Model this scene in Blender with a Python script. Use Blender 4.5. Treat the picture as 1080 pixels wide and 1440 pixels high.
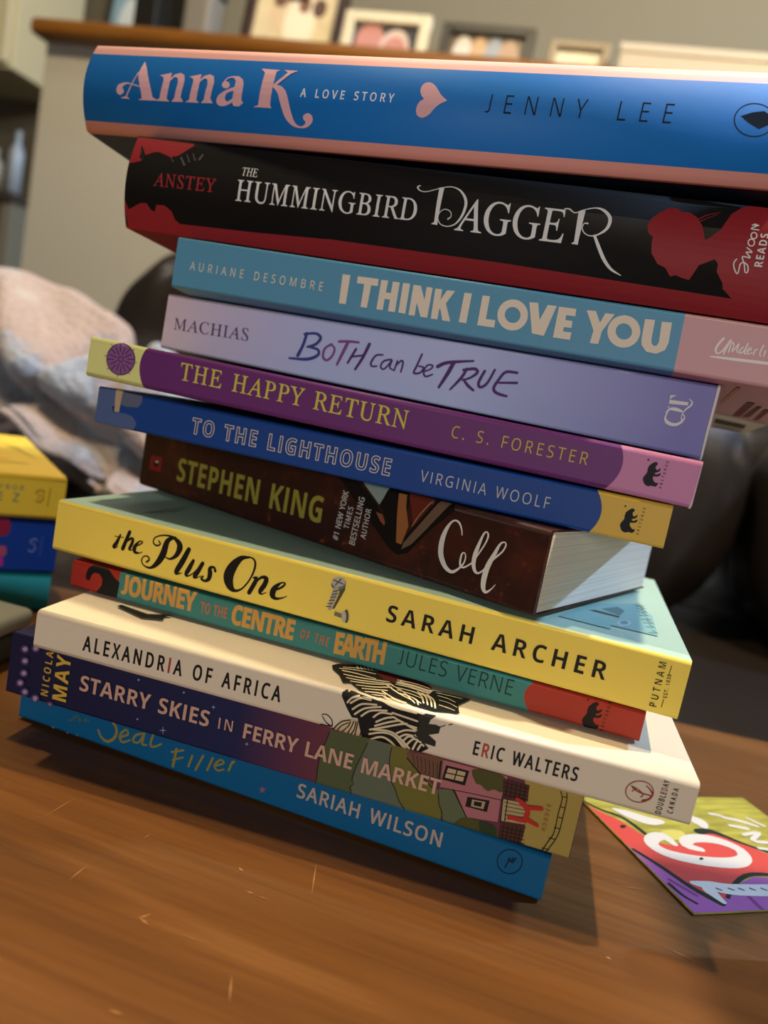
import bpy, bmesh, math, random
from mathutils import Vector, Matrix, noise

# ------------------------------------------------------------------ scene, camera, light
for o in list(bpy.data.objects): bpy.data.objects.remove(o)
SC = bpy.context.scene
COL = SC.collection
CAM = {"f":1102.51,"h":0.13349,"pitch":0.147984,"roll":0.192091}

A = math.radians(-13.5)
E1 = Vector((math.cos(A), math.sin(A), 0)); E2 = Vector((-math.sin(A), math.cos(A), 0))
def rw(a, b, z): return E1*a + E2*b + Vector((0, 0, z))     # room axes -> world


def setup_view():
    cp, sp = math.cos(CAM['pitch']), math.sin(CAM['pitch'])
    c, s = math.cos(CAM['roll']), math.sin(CAM['roll'])
    fwd = Vector((0, cp, -sp)); up0 = Vector((0, sp, cp)); r0 = Vector((1, 0, 0))
    right = c*r0 + s*up0; up = -s*r0 + c*up0
    cam = bpy.data.cameras.new('camera'); co = bpy.data.objects.new('camera', cam); COL.objects.link(co)
    m = Matrix((right, up, -fwd)).transposed().to_4x4(); m.translation = (0, 0, CAM['h'])
    co.matrix_world = m
    cam.sensor_fit = 'VERTICAL'; cam.sensor_height = 36; cam.sensor_width = 27
    cam.lens = CAM['f']/1440*36; cam.clip_start = .01; cam.clip_end = 50
    cam.dof.use_dof = True; cam.dof.focus_distance = .232; cam.dof.aperture_fstop = 9.0
    SC.camera = co
setup_view()

def srgb(h):
    h = h.lstrip('#'); v = [int(h[i:i+2], 16)/255 for i in (0, 2, 4)]
    return tuple((x/12.92 if x <= .04045 else ((x+.055)/1.055)**2.4) for x in v)+(1,)

W = bpy.data.worlds.new('room_light'); SC.world = W; W.use_nodes = True
bgn = W.node_tree.nodes['Background']
bgn.inputs[0].default_value = (1.0, .93, .86, 1); bgn.inputs[1].default_value = .035

def area(name, loc, target, size, power, color, shape='SQUARE', size_y=None):
    l = bpy.data.lights.new(name, 'AREA'); l.energy = power; l.color = color; l.size = size; l.shape = shape
    if size_y: l.shape = 'RECTANGLE'; l.size_y = size_y
    o = bpy.data.objects.new(name, l); COL.objects.link(o); o.location = loc
    o.rotation_euler = (Vector(target)-Vector(loc)).to_track_quat('-Z', 'Y').to_euler()
    return o
TGT = Vector((.05, .23, .1))
def dirn(az, el):
    a, e = math.radians(az), math.radians(el)
    return Vector((math.cos(a)*math.cos(e), math.sin(a)*math.cos(e), math.sin(e)))
WARM = Vector((.64, .285, 1.28))
lw = bpy.data.lights.new('ceiling_lamp_light', 'POINT'); lw.energy = 82; lw.color = (1, .81, .54); lw.shadow_soft_size = .018
lo = bpy.data.objects.new('ceiling_lamp_light', lw); lo.location = WARM; COL.objects.link(lo)
lw2 = bpy.data.lights.new('second_ceiling_lamp_light', 'POINT'); lw2.energy = 46; lw2.color = (1, .80, .52); lw2.shadow_soft_size = .03
lo2 = bpy.data.objects.new('second_ceiling_lamp_light', lw2); lo2.location = (-.32, .315, 1.36); COL.objects.link(lo2)
area('window_daylight', TGT+dirn(9.5, 40.5)*2.6, TGT, .09, 76, (.38, .61, 1.0))
area('front_fill', TGT+Vector((-.15, -1.6, .25)), TGT+Vector((0, 0, .05)), 1.0, 11, (1.0, .98, .96), 'RECTANGLE', .35)  # added soft fill that brightens the spines, not an actual window
area('half_wall_fill', rw(-1.0, .5, 1.9), rw(-.6, 1.3, .6), .4, 5, (1, .95, .86))  # added fill light to brighten the half wall, not an actual lamp
area('back_wall_fill', rw(.6, 2.0, 2.1), rw(.2, 2.6, .7), .4, 2.5, (1, .93, .80))  # second added fill, lifts the back wall behind the ledge
SC.view_settings.view_transform = 'Standard'; SC.view_settings.look = 'None'
SC.view_settings.exposure = 0.0; SC.view_settings.gamma = 1; SC.view_settings.use_curve_mapping = False

# ------------------------------------------------------------------ helpers
_m = {}
def mat(name, color, rough=.5, spec=.35, metal=0, coat=0, var=0, vscale=20, bump=0, bscale=60, stretch=(1, 1, 1), color2=None, dist=.001):
    if name in _m: return _m[name]
    m = bpy.data.materials.new(name); m.use_nodes = True; nt = m.node_tree; b = nt.nodes['Principled BSDF']
    c = srgb(color); b.inputs['Base Color'].default_value = c
    b.inputs['Roughness'].default_value = rough; b.inputs['Specular IOR Level'].default_value = spec
    b.inputs['Metallic'].default_value = metal; b.inputs['Coat Weight'].default_value = coat
    if var or bump or color2:
        tc = nt.nodes.new('ShaderNodeTexCoord'); mp = nt.nodes.new('ShaderNodeMapping'); mp.inputs['Scale'].default_value = stretch
        nt.links.new(tc.outputs['Object'], mp.inputs['Vector'])
    if var or color2:
        n = nt.nodes.new('ShaderNodeTexNoise'); n.inputs['Scale'].default_value = vscale; n.inputs['Detail'].default_value = 5
        nt.links.new(mp.outputs[0], n.inputs['Vector'])
        r = nt.nodes.new('ShaderNodeValToRGB'); r.color_ramp.elements[0].position = .35; r.color_ramp.elements[1].position = .65
        c2 = srgb(color2) if color2 else tuple(x*(1-var) for x in c[:3])+(1,)
        r.color_ramp.elements[0].color = c; r.color_ramp.elements[1].color = c2
        nt.links.new(n.outputs[0], r.inputs[0]); nt.links.new(r.outputs[0], b.inputs['Base Color'])
    if bump:
        n2 = nt.nodes.new('ShaderNodeTexNoise'); n2.inputs['Scale'].default_value = bscale; n2.inputs['Detail'].default_value = 4
        nt.links.new(mp.outputs[0], n2.inputs['Vector'])
        bp = nt.nodes.new('ShaderNodeBump'); bp.inputs['Strength'].default_value = bump; bp.inputs['Distance'].default_value = dist
        nt.links.new(n2.outputs[0], bp.inputs['Height']); nt.links.new(bp.outputs[0], b.inputs['Normal'])
    _m[name] = m
    return m

def cover_mat(name, base, regions=(), rough=.48, spec=.22, speck=None):
    """printed card: flat colour fields split at fixed places on the cover, with faint grain"""
    m = bpy.data.materials.new(name); m.use_nodes = True; nt = m.node_tree; N = nt.nodes; K = nt.links
    b = N['Principled BSDF']; b.inputs['Roughness'].default_value = rough; b.inputs['Specular IOR Level'].default_value = spec
    tc = N.new('ShaderNodeTexCoord'); sx = N.new('ShaderNodeSeparateXYZ'); K.new(tc.outputs['Object'], sx.inputs[0])
    X, Y, Z = sx.outputs
    def mth(op, a, c):
        n = N.new('ShaderNodeMath'); n.operation = op
        for i, v in enumerate((a, c)):
            if isinstance(v, (int, float)): n.inputs[i].default_value = v
            else: K.new(v, n.inputs[i])
        return n.outputs[0]
    rgb = N.new('ShaderNodeRGB'); rgb.outputs[0].default_value = srgb(base); cur = rgb.outputs[0]
    if speck:
        for col, sc, lo_, hi_ in speck:
            n = N.new('ShaderNodeTexNoise'); n.inputs['Scale'].default_value = sc; n.inputs['Detail'].default_value = 6; n.inputs['Roughness'].default_value = .7
            K.new(tc.outputs['Object'], n.inputs['Vector'])
            mr = N.new('ShaderNodeMapRange'); mr.inputs[1].default_value = lo_; mr.inputs[2].default_value = hi_; K.new(n.outputs[0], mr.inputs[0])
            mx = N.new('ShaderNodeMix'); mx.data_type = 'RGBA'; K.new(mr.outputs[0], mx.inputs[0]); K.new(cur, mx.inputs[6]); mx.inputs[7].default_value = srgb(col); cur = mx.outputs[2]
    for rg in regions:
        kind, col = rg[0], rg[-1]
        if kind == 'xgt': f = mth('GREATER_THAN', X, rg[1])
        elif kind == 'xgts': f = mth('GREATER_THAN', mth('ADD', X, mth('MULTIPLY', Z, -rg[2])), rg[1])
        elif kind == 'xlt': f = mth('LESS_THAN', X, rg[1])
        elif kind == 'par':      # right of a bowed edge: x > x0 - k (z-zm)^2
            d = mth('SUBTRACT', Z, rg[3]); f = mth('GREATER_THAN', mth('ADD', X, mth('MULTIPLY', mth('MULTIPLY', d, d), rg[2])), rg[1])
        elif kind == 'parl':
            d = mth('SUBTRACT', Z, rg[3]); f = mth('LESS_THAN', mth('ADD', X, mth('MULTIPLY', mth('MULTIPLY', d, d), -rg[2])), rg[1])
        elif kind == 'zgt': f = mth('GREATER_THAN', Z, rg[1])
        elif kind == 'zlt': f = mth('LESS_THAN', Z, rg[1])
        elif kind == 'under': f = mth('MULTIPLY', mth('LESS_THAN', Z, rg[1]), mth('GREATER_THAN', Y, rg[2]))
        elif kind == 'over': f = mth('MULTIPLY', mth('GREATER_THAN', Z, rg[1]), mth('GREATER_THAN', Y, rg[2]))
        elif kind == 'xgrad':
            mr = N.new('ShaderNodeMapRange'); mr.inputs[1].default_value = rg[1]; mr.inputs[2].default_value = rg[2]; K.new(X, mr.inputs[0]); f = mr.outputs[0]
        mx = N.new('ShaderNodeMix'); mx.data_type = 'RGBA'; K.new(f, mx.inputs[0]); K.new(cur, mx.inputs[6]); mx.inputs[7].default_value = srgb(col); cur = mx.outputs[2]
    n = N.new('ShaderNodeTexNoise'); n.inputs['Scale'].default_value = 350; n.inputs['Detail'].default_value = 3; K.new(tc.outputs['Object'], n.inputs['Vector'])
    bp = N.new('ShaderNodeBump'); bp.inputs['Strength'].default_value = .08; bp.inputs['Distance'].default_value = .0004; K.new(n.outputs[0], bp.inputs['Height']); K.new(bp.outputs[0], b.inputs['Normal'])
    K.new(cur, b.inputs['Base Color'])
    return m

def page_mat(name='page_paper', col='#d2ccbe', dark='#b8b1a1'):
    if name in _m: return _m[name]
    m = bpy.data.materials.new(name); m.use_nodes = True; nt = m.node_tree; N = nt.nodes; K = nt.links; b = N['Principled BSDF']
    b.inputs['Roughness'].default_value = .8; b.inputs['Specular IOR Level'].default_value = .1
    tc = N.new('ShaderNodeTexCoord'); mp = N.new('ShaderNodeMapping'); mp.inputs['Scale'].default_value = (1.5, 1.5, 2600); K.new(tc.outputs['Object'], mp.inputs[0])
    n = N.new('ShaderNodeTexNoise'); n.inputs['Scale'].default_value = 1; n.inputs['Detail'].default_value = 3; K.new(mp.outputs[0], n.inputs['Vector'])
    r = N.new('ShaderNodeValToRGB'); r.color_ramp.elements[0].position = .3; r.color_ramp.elements[1].position = .55
    r.color_ramp.elements[0].color = srgb(dark); r.color_ramp.elements[1].color = srgb(col)
    K.new(n.outputs[0], r.inputs[0]); K.new(r.outputs[0], b.inputs['Base Color'])
    bp = N.new('ShaderNodeBump'); bp.inputs['Strength'].default_value = .4; bp.inputs['Distance'].default_value = .0004; K.new(n.outputs[0], bp.inputs['Height']); K.new(bp.outputs[0], b.inputs['Normal'])
    _m[name] = m
    return m

def link(name, me, parent=None, mats=(), smooth=False):
    for m in mats: me.materials.append(m)
    if smooth: me.polygons.foreach_set('use_smooth', [True]*len(me.polygons))
    o = bpy.data.objects.new(name, me); COL.objects.link(o)
    if parent: o.parent = parent
    return o
def pymesh(name, v, f, parent=None, m=None, smooth=False):
    me = bpy.data.meshes.new(name); me.from_pydata([tuple(p) for p in v], [], f); me.update()
    bm = bmesh.new(); bm.from_mesh(me); bmesh.ops.recalc_face_normals(bm, faces=bm.faces); bm.to_mesh(me); bm.free()
    return link(name, me, parent, [m] if m else (), smooth)
def bmobj(name, bm, parent=None, m=None, smooth=False):
    me = bpy.data.meshes.new(name); bm.to_mesh(me); bm.free()
    return link(name, me, parent, [m] if m else (), smooth)
def empty(name, loc=(0, 0, 0), rot=(0, 0, 0)):
    o = bpy.data.objects.new(name, None); o.location = loc; o.rotation_euler = rot; o.empty_display_size = .02; COL.objects.link(o); return o
def tag(o, label=None, cat=None, group=None, kind=None):
    if label: o['label'] = label
    if cat: o['category'] = cat
    if group: o['group'] = group
    if kind: o['kind'] = kind
    return o
def boxbm(x0, x1, y0, y1, z0, z1, bev=0, seg=2, bm=None):
    b = bmesh.new()
    r = bmesh.ops.create_cube(b, size=1)
    for v in b.verts: v.co = Vector((x0+(v.co.x+.5)*(x1-x0), y0+(v.co.y+.5)*(y1-y0), z0+(v.co.z+.5)*(z1-z0)))
    if bev: bmesh.ops.bevel(b, geom=list(b.edges), offset=bev, segments=seg, profile=.5, affect='EDGES')
    if bm is None: return b
    me = bpy.data.meshes.new('t'); b.to_mesh(me); b.free(); bm.from_mesh(me); bpy.data.meshes.remove(me); return bm
def extrude_profile(name, loop, L, parent, m, segs=1, taper=0, smooth=False, x0=None, x1=None):
    """closed (y,z) loop extruded along x"""
    if x0 is None: x0, x1 = -L/2, L/2
    v, f = [], []; n = len(loop)
    for k in range(segs+1):
        x = x0+(x1-x0)*k/segs
        v += [(x, y, z*(1+taper*x)) for y, z in loop]
    for k in range(segs):
        for i in range(n):
            j = (i+1) % n; f.append((k*n+i, k*n+j, (k+1)*n+j, (k+1)*n+i))
    f.append(tuple(range(n-1, -1, -1))); f.append(tuple(segs*n+i for i in range(n)))
    return pymesh(name, v, f, parent, m, smooth)

# ------------------------------------------------------------------ setting
FL = -.45
plaster = mat('wall_plaster', '#a8a498', .9, .1, bump=.15, bscale=90)
def slab(name, a0, a1, b0, b1, z0, z1, m):
    bm = boxbm(a0, a1, b0, b1, z0, z1); o = bmobj(name, bm, None, m); o.rotation_euler = (0, 0, A); return tag(o, kind='structure')
slab('floor', -3.5, 3.5, -2.5, 3.4, FL-.05, FL, mat('floor_carpet', '#6d6252', .95, .05, var=.3, vscale=60))
slab('wall_back', -3.5, 3.5, 2.6, 2.7, FL, 2.2, mat('back_wall_paint', '#a89f86', .9, .1, bump=.1, bscale=60))
slab('wall_half', -1.100, 2.2, 1.30, 1.46, FL, .638, plaster)
cap = boxbm(-1.112, 2.2, 1.262, 1.49, .638, .667, .010, 3); o = bmobj('trim_1', cap, None, mat('ledge_oak', '#85561f', .4, .4, color2='#744919', vscale=6, stretch=(1, 8, 8)), True); o.rotation_euler = (0, 0, A); tag(o, kind='structure')
o = bmobj('wall_right', boxbm(1.0, 1.1, -1.5, .342, FL, 2.2), None, plaster); tag(o, kind='structure')
o = bmobj('shade_board', boxbm(.251, 1.0, -.25, .256, .335, .355, .003), None, mat('shade_board_oak', '#a06a2c', .5, .3)); tag(o, kind='structure')  # unseen board, added only to shade the right part of the table
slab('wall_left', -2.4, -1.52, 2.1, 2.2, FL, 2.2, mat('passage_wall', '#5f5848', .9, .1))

# ------------------------------------------------------------------ coffee table
def wood_mat():
    m = bpy.data.materials.new('table_wood'); m.use_nodes = True; nt = m.node_tree; N = nt.nodes; K = nt.links; b = N['Principled BSDF']
    b.inputs['Roughness'].default_value = .42; b.inputs['Specular IOR Level'].default_value = .35
    tc = N.new('ShaderNodeTexCoord'); mp = N.new('ShaderNodeMapping'); mp.inputs['Rotation'].default_value = (0, 0, math.radians(10)); K.new(tc.outputs['Object'], mp.inputs[0])
    mp2 = N.new('ShaderNodeMapping'); mp2.inputs['Scale'].default_value = (5, 60, 5); K.new(mp.outputs[0], mp2.inputs[0])
    n1 = N.new('ShaderNodeTexNoise'); n1.inputs['Scale'].default_value = 1.0; n1.inputs['Detail'].default_value = 6; n1.inputs['Distortion'].default_value = .6; K.new(mp2.outputs[0], n1.inputs['Vector'])
    mp3 = N.new('ShaderNodeMapping'); mp3.inputs['Scale'].default_value = (14, 420, 14); K.new(mp.outputs[0], mp3.inputs[0])
    n2 = N.new('ShaderNodeTexNoise'); n2.inputs['Scale'].default_value = 1.0; n2.inputs['Detail'].default_value = 3; K.new(mp3.outputs[0], n2.inputs['Vector'])
    r = N.new('ShaderNodeValToRGB'); e = r.color_ramp.elements; e[0].position = .28; e[0].color = srgb('#533313'); e[1].position = .7; e[1].color = srgb('#794f26')
    e2 = r.color_ramp.elements.new(.5); e2.color = srgb('#684019'); K.new(n1.outputs[0], r.inputs[0])
    mx = N.new('ShaderNodeMix'); mx.data_type = 'RGBA'; mx.blend_type = 'MULTIPLY'; mx.inputs[0].default_value = .35; K.new(r.outputs[0], mx.inputs[6])
    r2 = N.new('ShaderNodeValToRGB'); r2.color_ramp.elements[0].color = (.45, .4, .35, 1); r2.color_ramp.elements[0].position = .3; r2.color_ramp.elements[1].position = .6; K.new(n2.outputs[0], r2.inputs[0]); K.new(r2.outputs[0], mx.inputs[7])
    K.new(mx.outputs[2], b.inputs['Base Color'])
    bp = N.new('ShaderNodeBump'); bp.inputs['Strength'].default_value = .12; bp.inputs['Distance'].default_value = .0006; K.new(n2.outputs[0], bp.inputs['Height']); K.new(bp.outputs[0], b.inputs['Normal'])
    return m
WOOD = wood_mat()
table = empty('coffee_table', (.03, .03, FL), (0, 0, math.radians(-4)))
tag(table, 'warm brown wooden coffee table with scratches under the tall book stack', 'table')
bmobj('tabletop', boxbm(-.60, .60, -.36, .362, .45-.028, .45, .004, 3), table, WOOD)
for sx in (-1, 1):
    for sy in (-1, 1):
        bmobj('leg', boxbm(sx*.55-.03, sx*.55+.03, sy*.31-.03, sy*.31+.03, 0, .422, .004), table, WOOD)
def scratch(x0, y0, x1, y1, w):
    d = Vector((x1-x0, y1-y0, 0)); p = Vector((-d.y, d.x, 0)).normalized()*w*.7
    a = Vector((x0, y0, .45012)); b = Vector((x1, y1, .45012)); mid = (a+b)/2
    pymesh('scratch_mark', [a, mid-p, b, mid+p], [(0, 1, 2, 3)], table, mat('scratch_pale', '#94663a', .6))
scratch(-0.04208,0.17367,-0.04059,0.15839,0.0003)
scratch(-0.05262,0.12514,-0.05075,0.11679,0.0004)
scratch(-0.07940,0.13445,-0.07628,0.13774,0.0005)
scratch(-0.06207,0.16285,-0.06030,0.16156,0.0006)
scratch(-0.07892,0.13542,-0.07546,0.13353,0.0006)
scratch(-0.10008,0.14148,-0.09858,0.14982,0.00025)
scratch(-0.07013,0.13341,-0.05925,0.13226,0.0002)
scratch(-0.05758,0.15403,-0.05494,0.15352,0.0004)
scratch(-0.05444,0.15311,-0.05054,0.15279,0.0002)
scratch(0.04795,0.19750,0.05811,0.19889,0.00025)
scratch(0.05592,0.17288,0.06632,0.16862,0.0004)
scratch(0.03846,0.16228,0.04011,0.16204,0.0007)
scratch(0.04154,0.21240,0.04233,0.21149,0.0006)
scratch(-0.07401,0.10768,-0.07008,0.10741,0.0005)
scratch(-0.11918,0.16405,-0.11570,0.17787,0.0002)
scratch(-0.09050,0.16517,-0.08905,0.16875,0.0002)

# ------------------------------------------------------------------ printed lettering and pictures
COLS = ["#dcabb0","#e8e8ee","#0a1426","#12283f","#8c2026","#4a4a48","#1c1a19","#9c2a30","#d8d8d4","#d8cdb8","#e0d3bf","#e6dedb","#d6ccbc","#57503f","#7a463e","#c08a74","#4c2c58","#33407f","#7d4a86","#4f2c6c","#d6d4d0","#cfc6ba","#85568a","#4d2450","#c9bb4e","#bfa34a","#0c0a0c","#4a1018","#1a0e1a","#cdbcc4","#4c5f8a","#5a6076","#b09a7c","#1c3358","#cfc3ac","#b9b6b4","#0c0a08","#1c1408","#0d0806","#7d8e88","#8e5a30","#5e2418","#66503f","#a08c60","#7c4a30","#8d8432","#b4b0a8","#cfcdc4","#7c1c1a","#1a0c0a","#b0a8a0","#3c2018","#14100a","#1c1a10","#50503c","#6e6a60","#b3aea2","#55524a","#a49f92","#4c4840","#55533f","#77705e","#b5b0a4","#2a2614","#86b3b0","#46443c","#5f7f80","#a9c2c2","#6f9496","#22342f","#4a6258","#10100e","#c89445","#b06a45","#12342c","#150c08","#3a120c","#1a1512","#9a3a2e","#a8453a","#8c3a2c","#15120e","#2b2820","#d6c6a2","#c4b08c","#5a1a14","#e0d0aa","#4e5636","#5d6450","#6a652a","#5c6446","#a08a44","#6b4a38","#1a120c","#a4676a","#b6a07c","#a88f72","#4a4a20","#2c3a1e","#4a2820","#140c08","#a89468","#20200f","#c29a84","#b8923a","#c8a23c","#4c3a6a","#9c8896","#9aa0c0","#b02a20","#a8523c","#8d7d38","#54663a","#b09c8e","#06243a","#8a5a70","#4a6a86","#7a8aa0","#7f8a62","#8a6a1e","#d98a3c","#8a7a3a","#c0a63c","#8c1c3c","#a84a6a","#b02a90","#6f86b8","#3f5c9c","#5fb0b8","#c94a42","#a05a98","#1c2620","#7a3a72","#2a1c1a","#c7be62","#d2cdc4","#2a2018","#5a5a66"]
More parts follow.
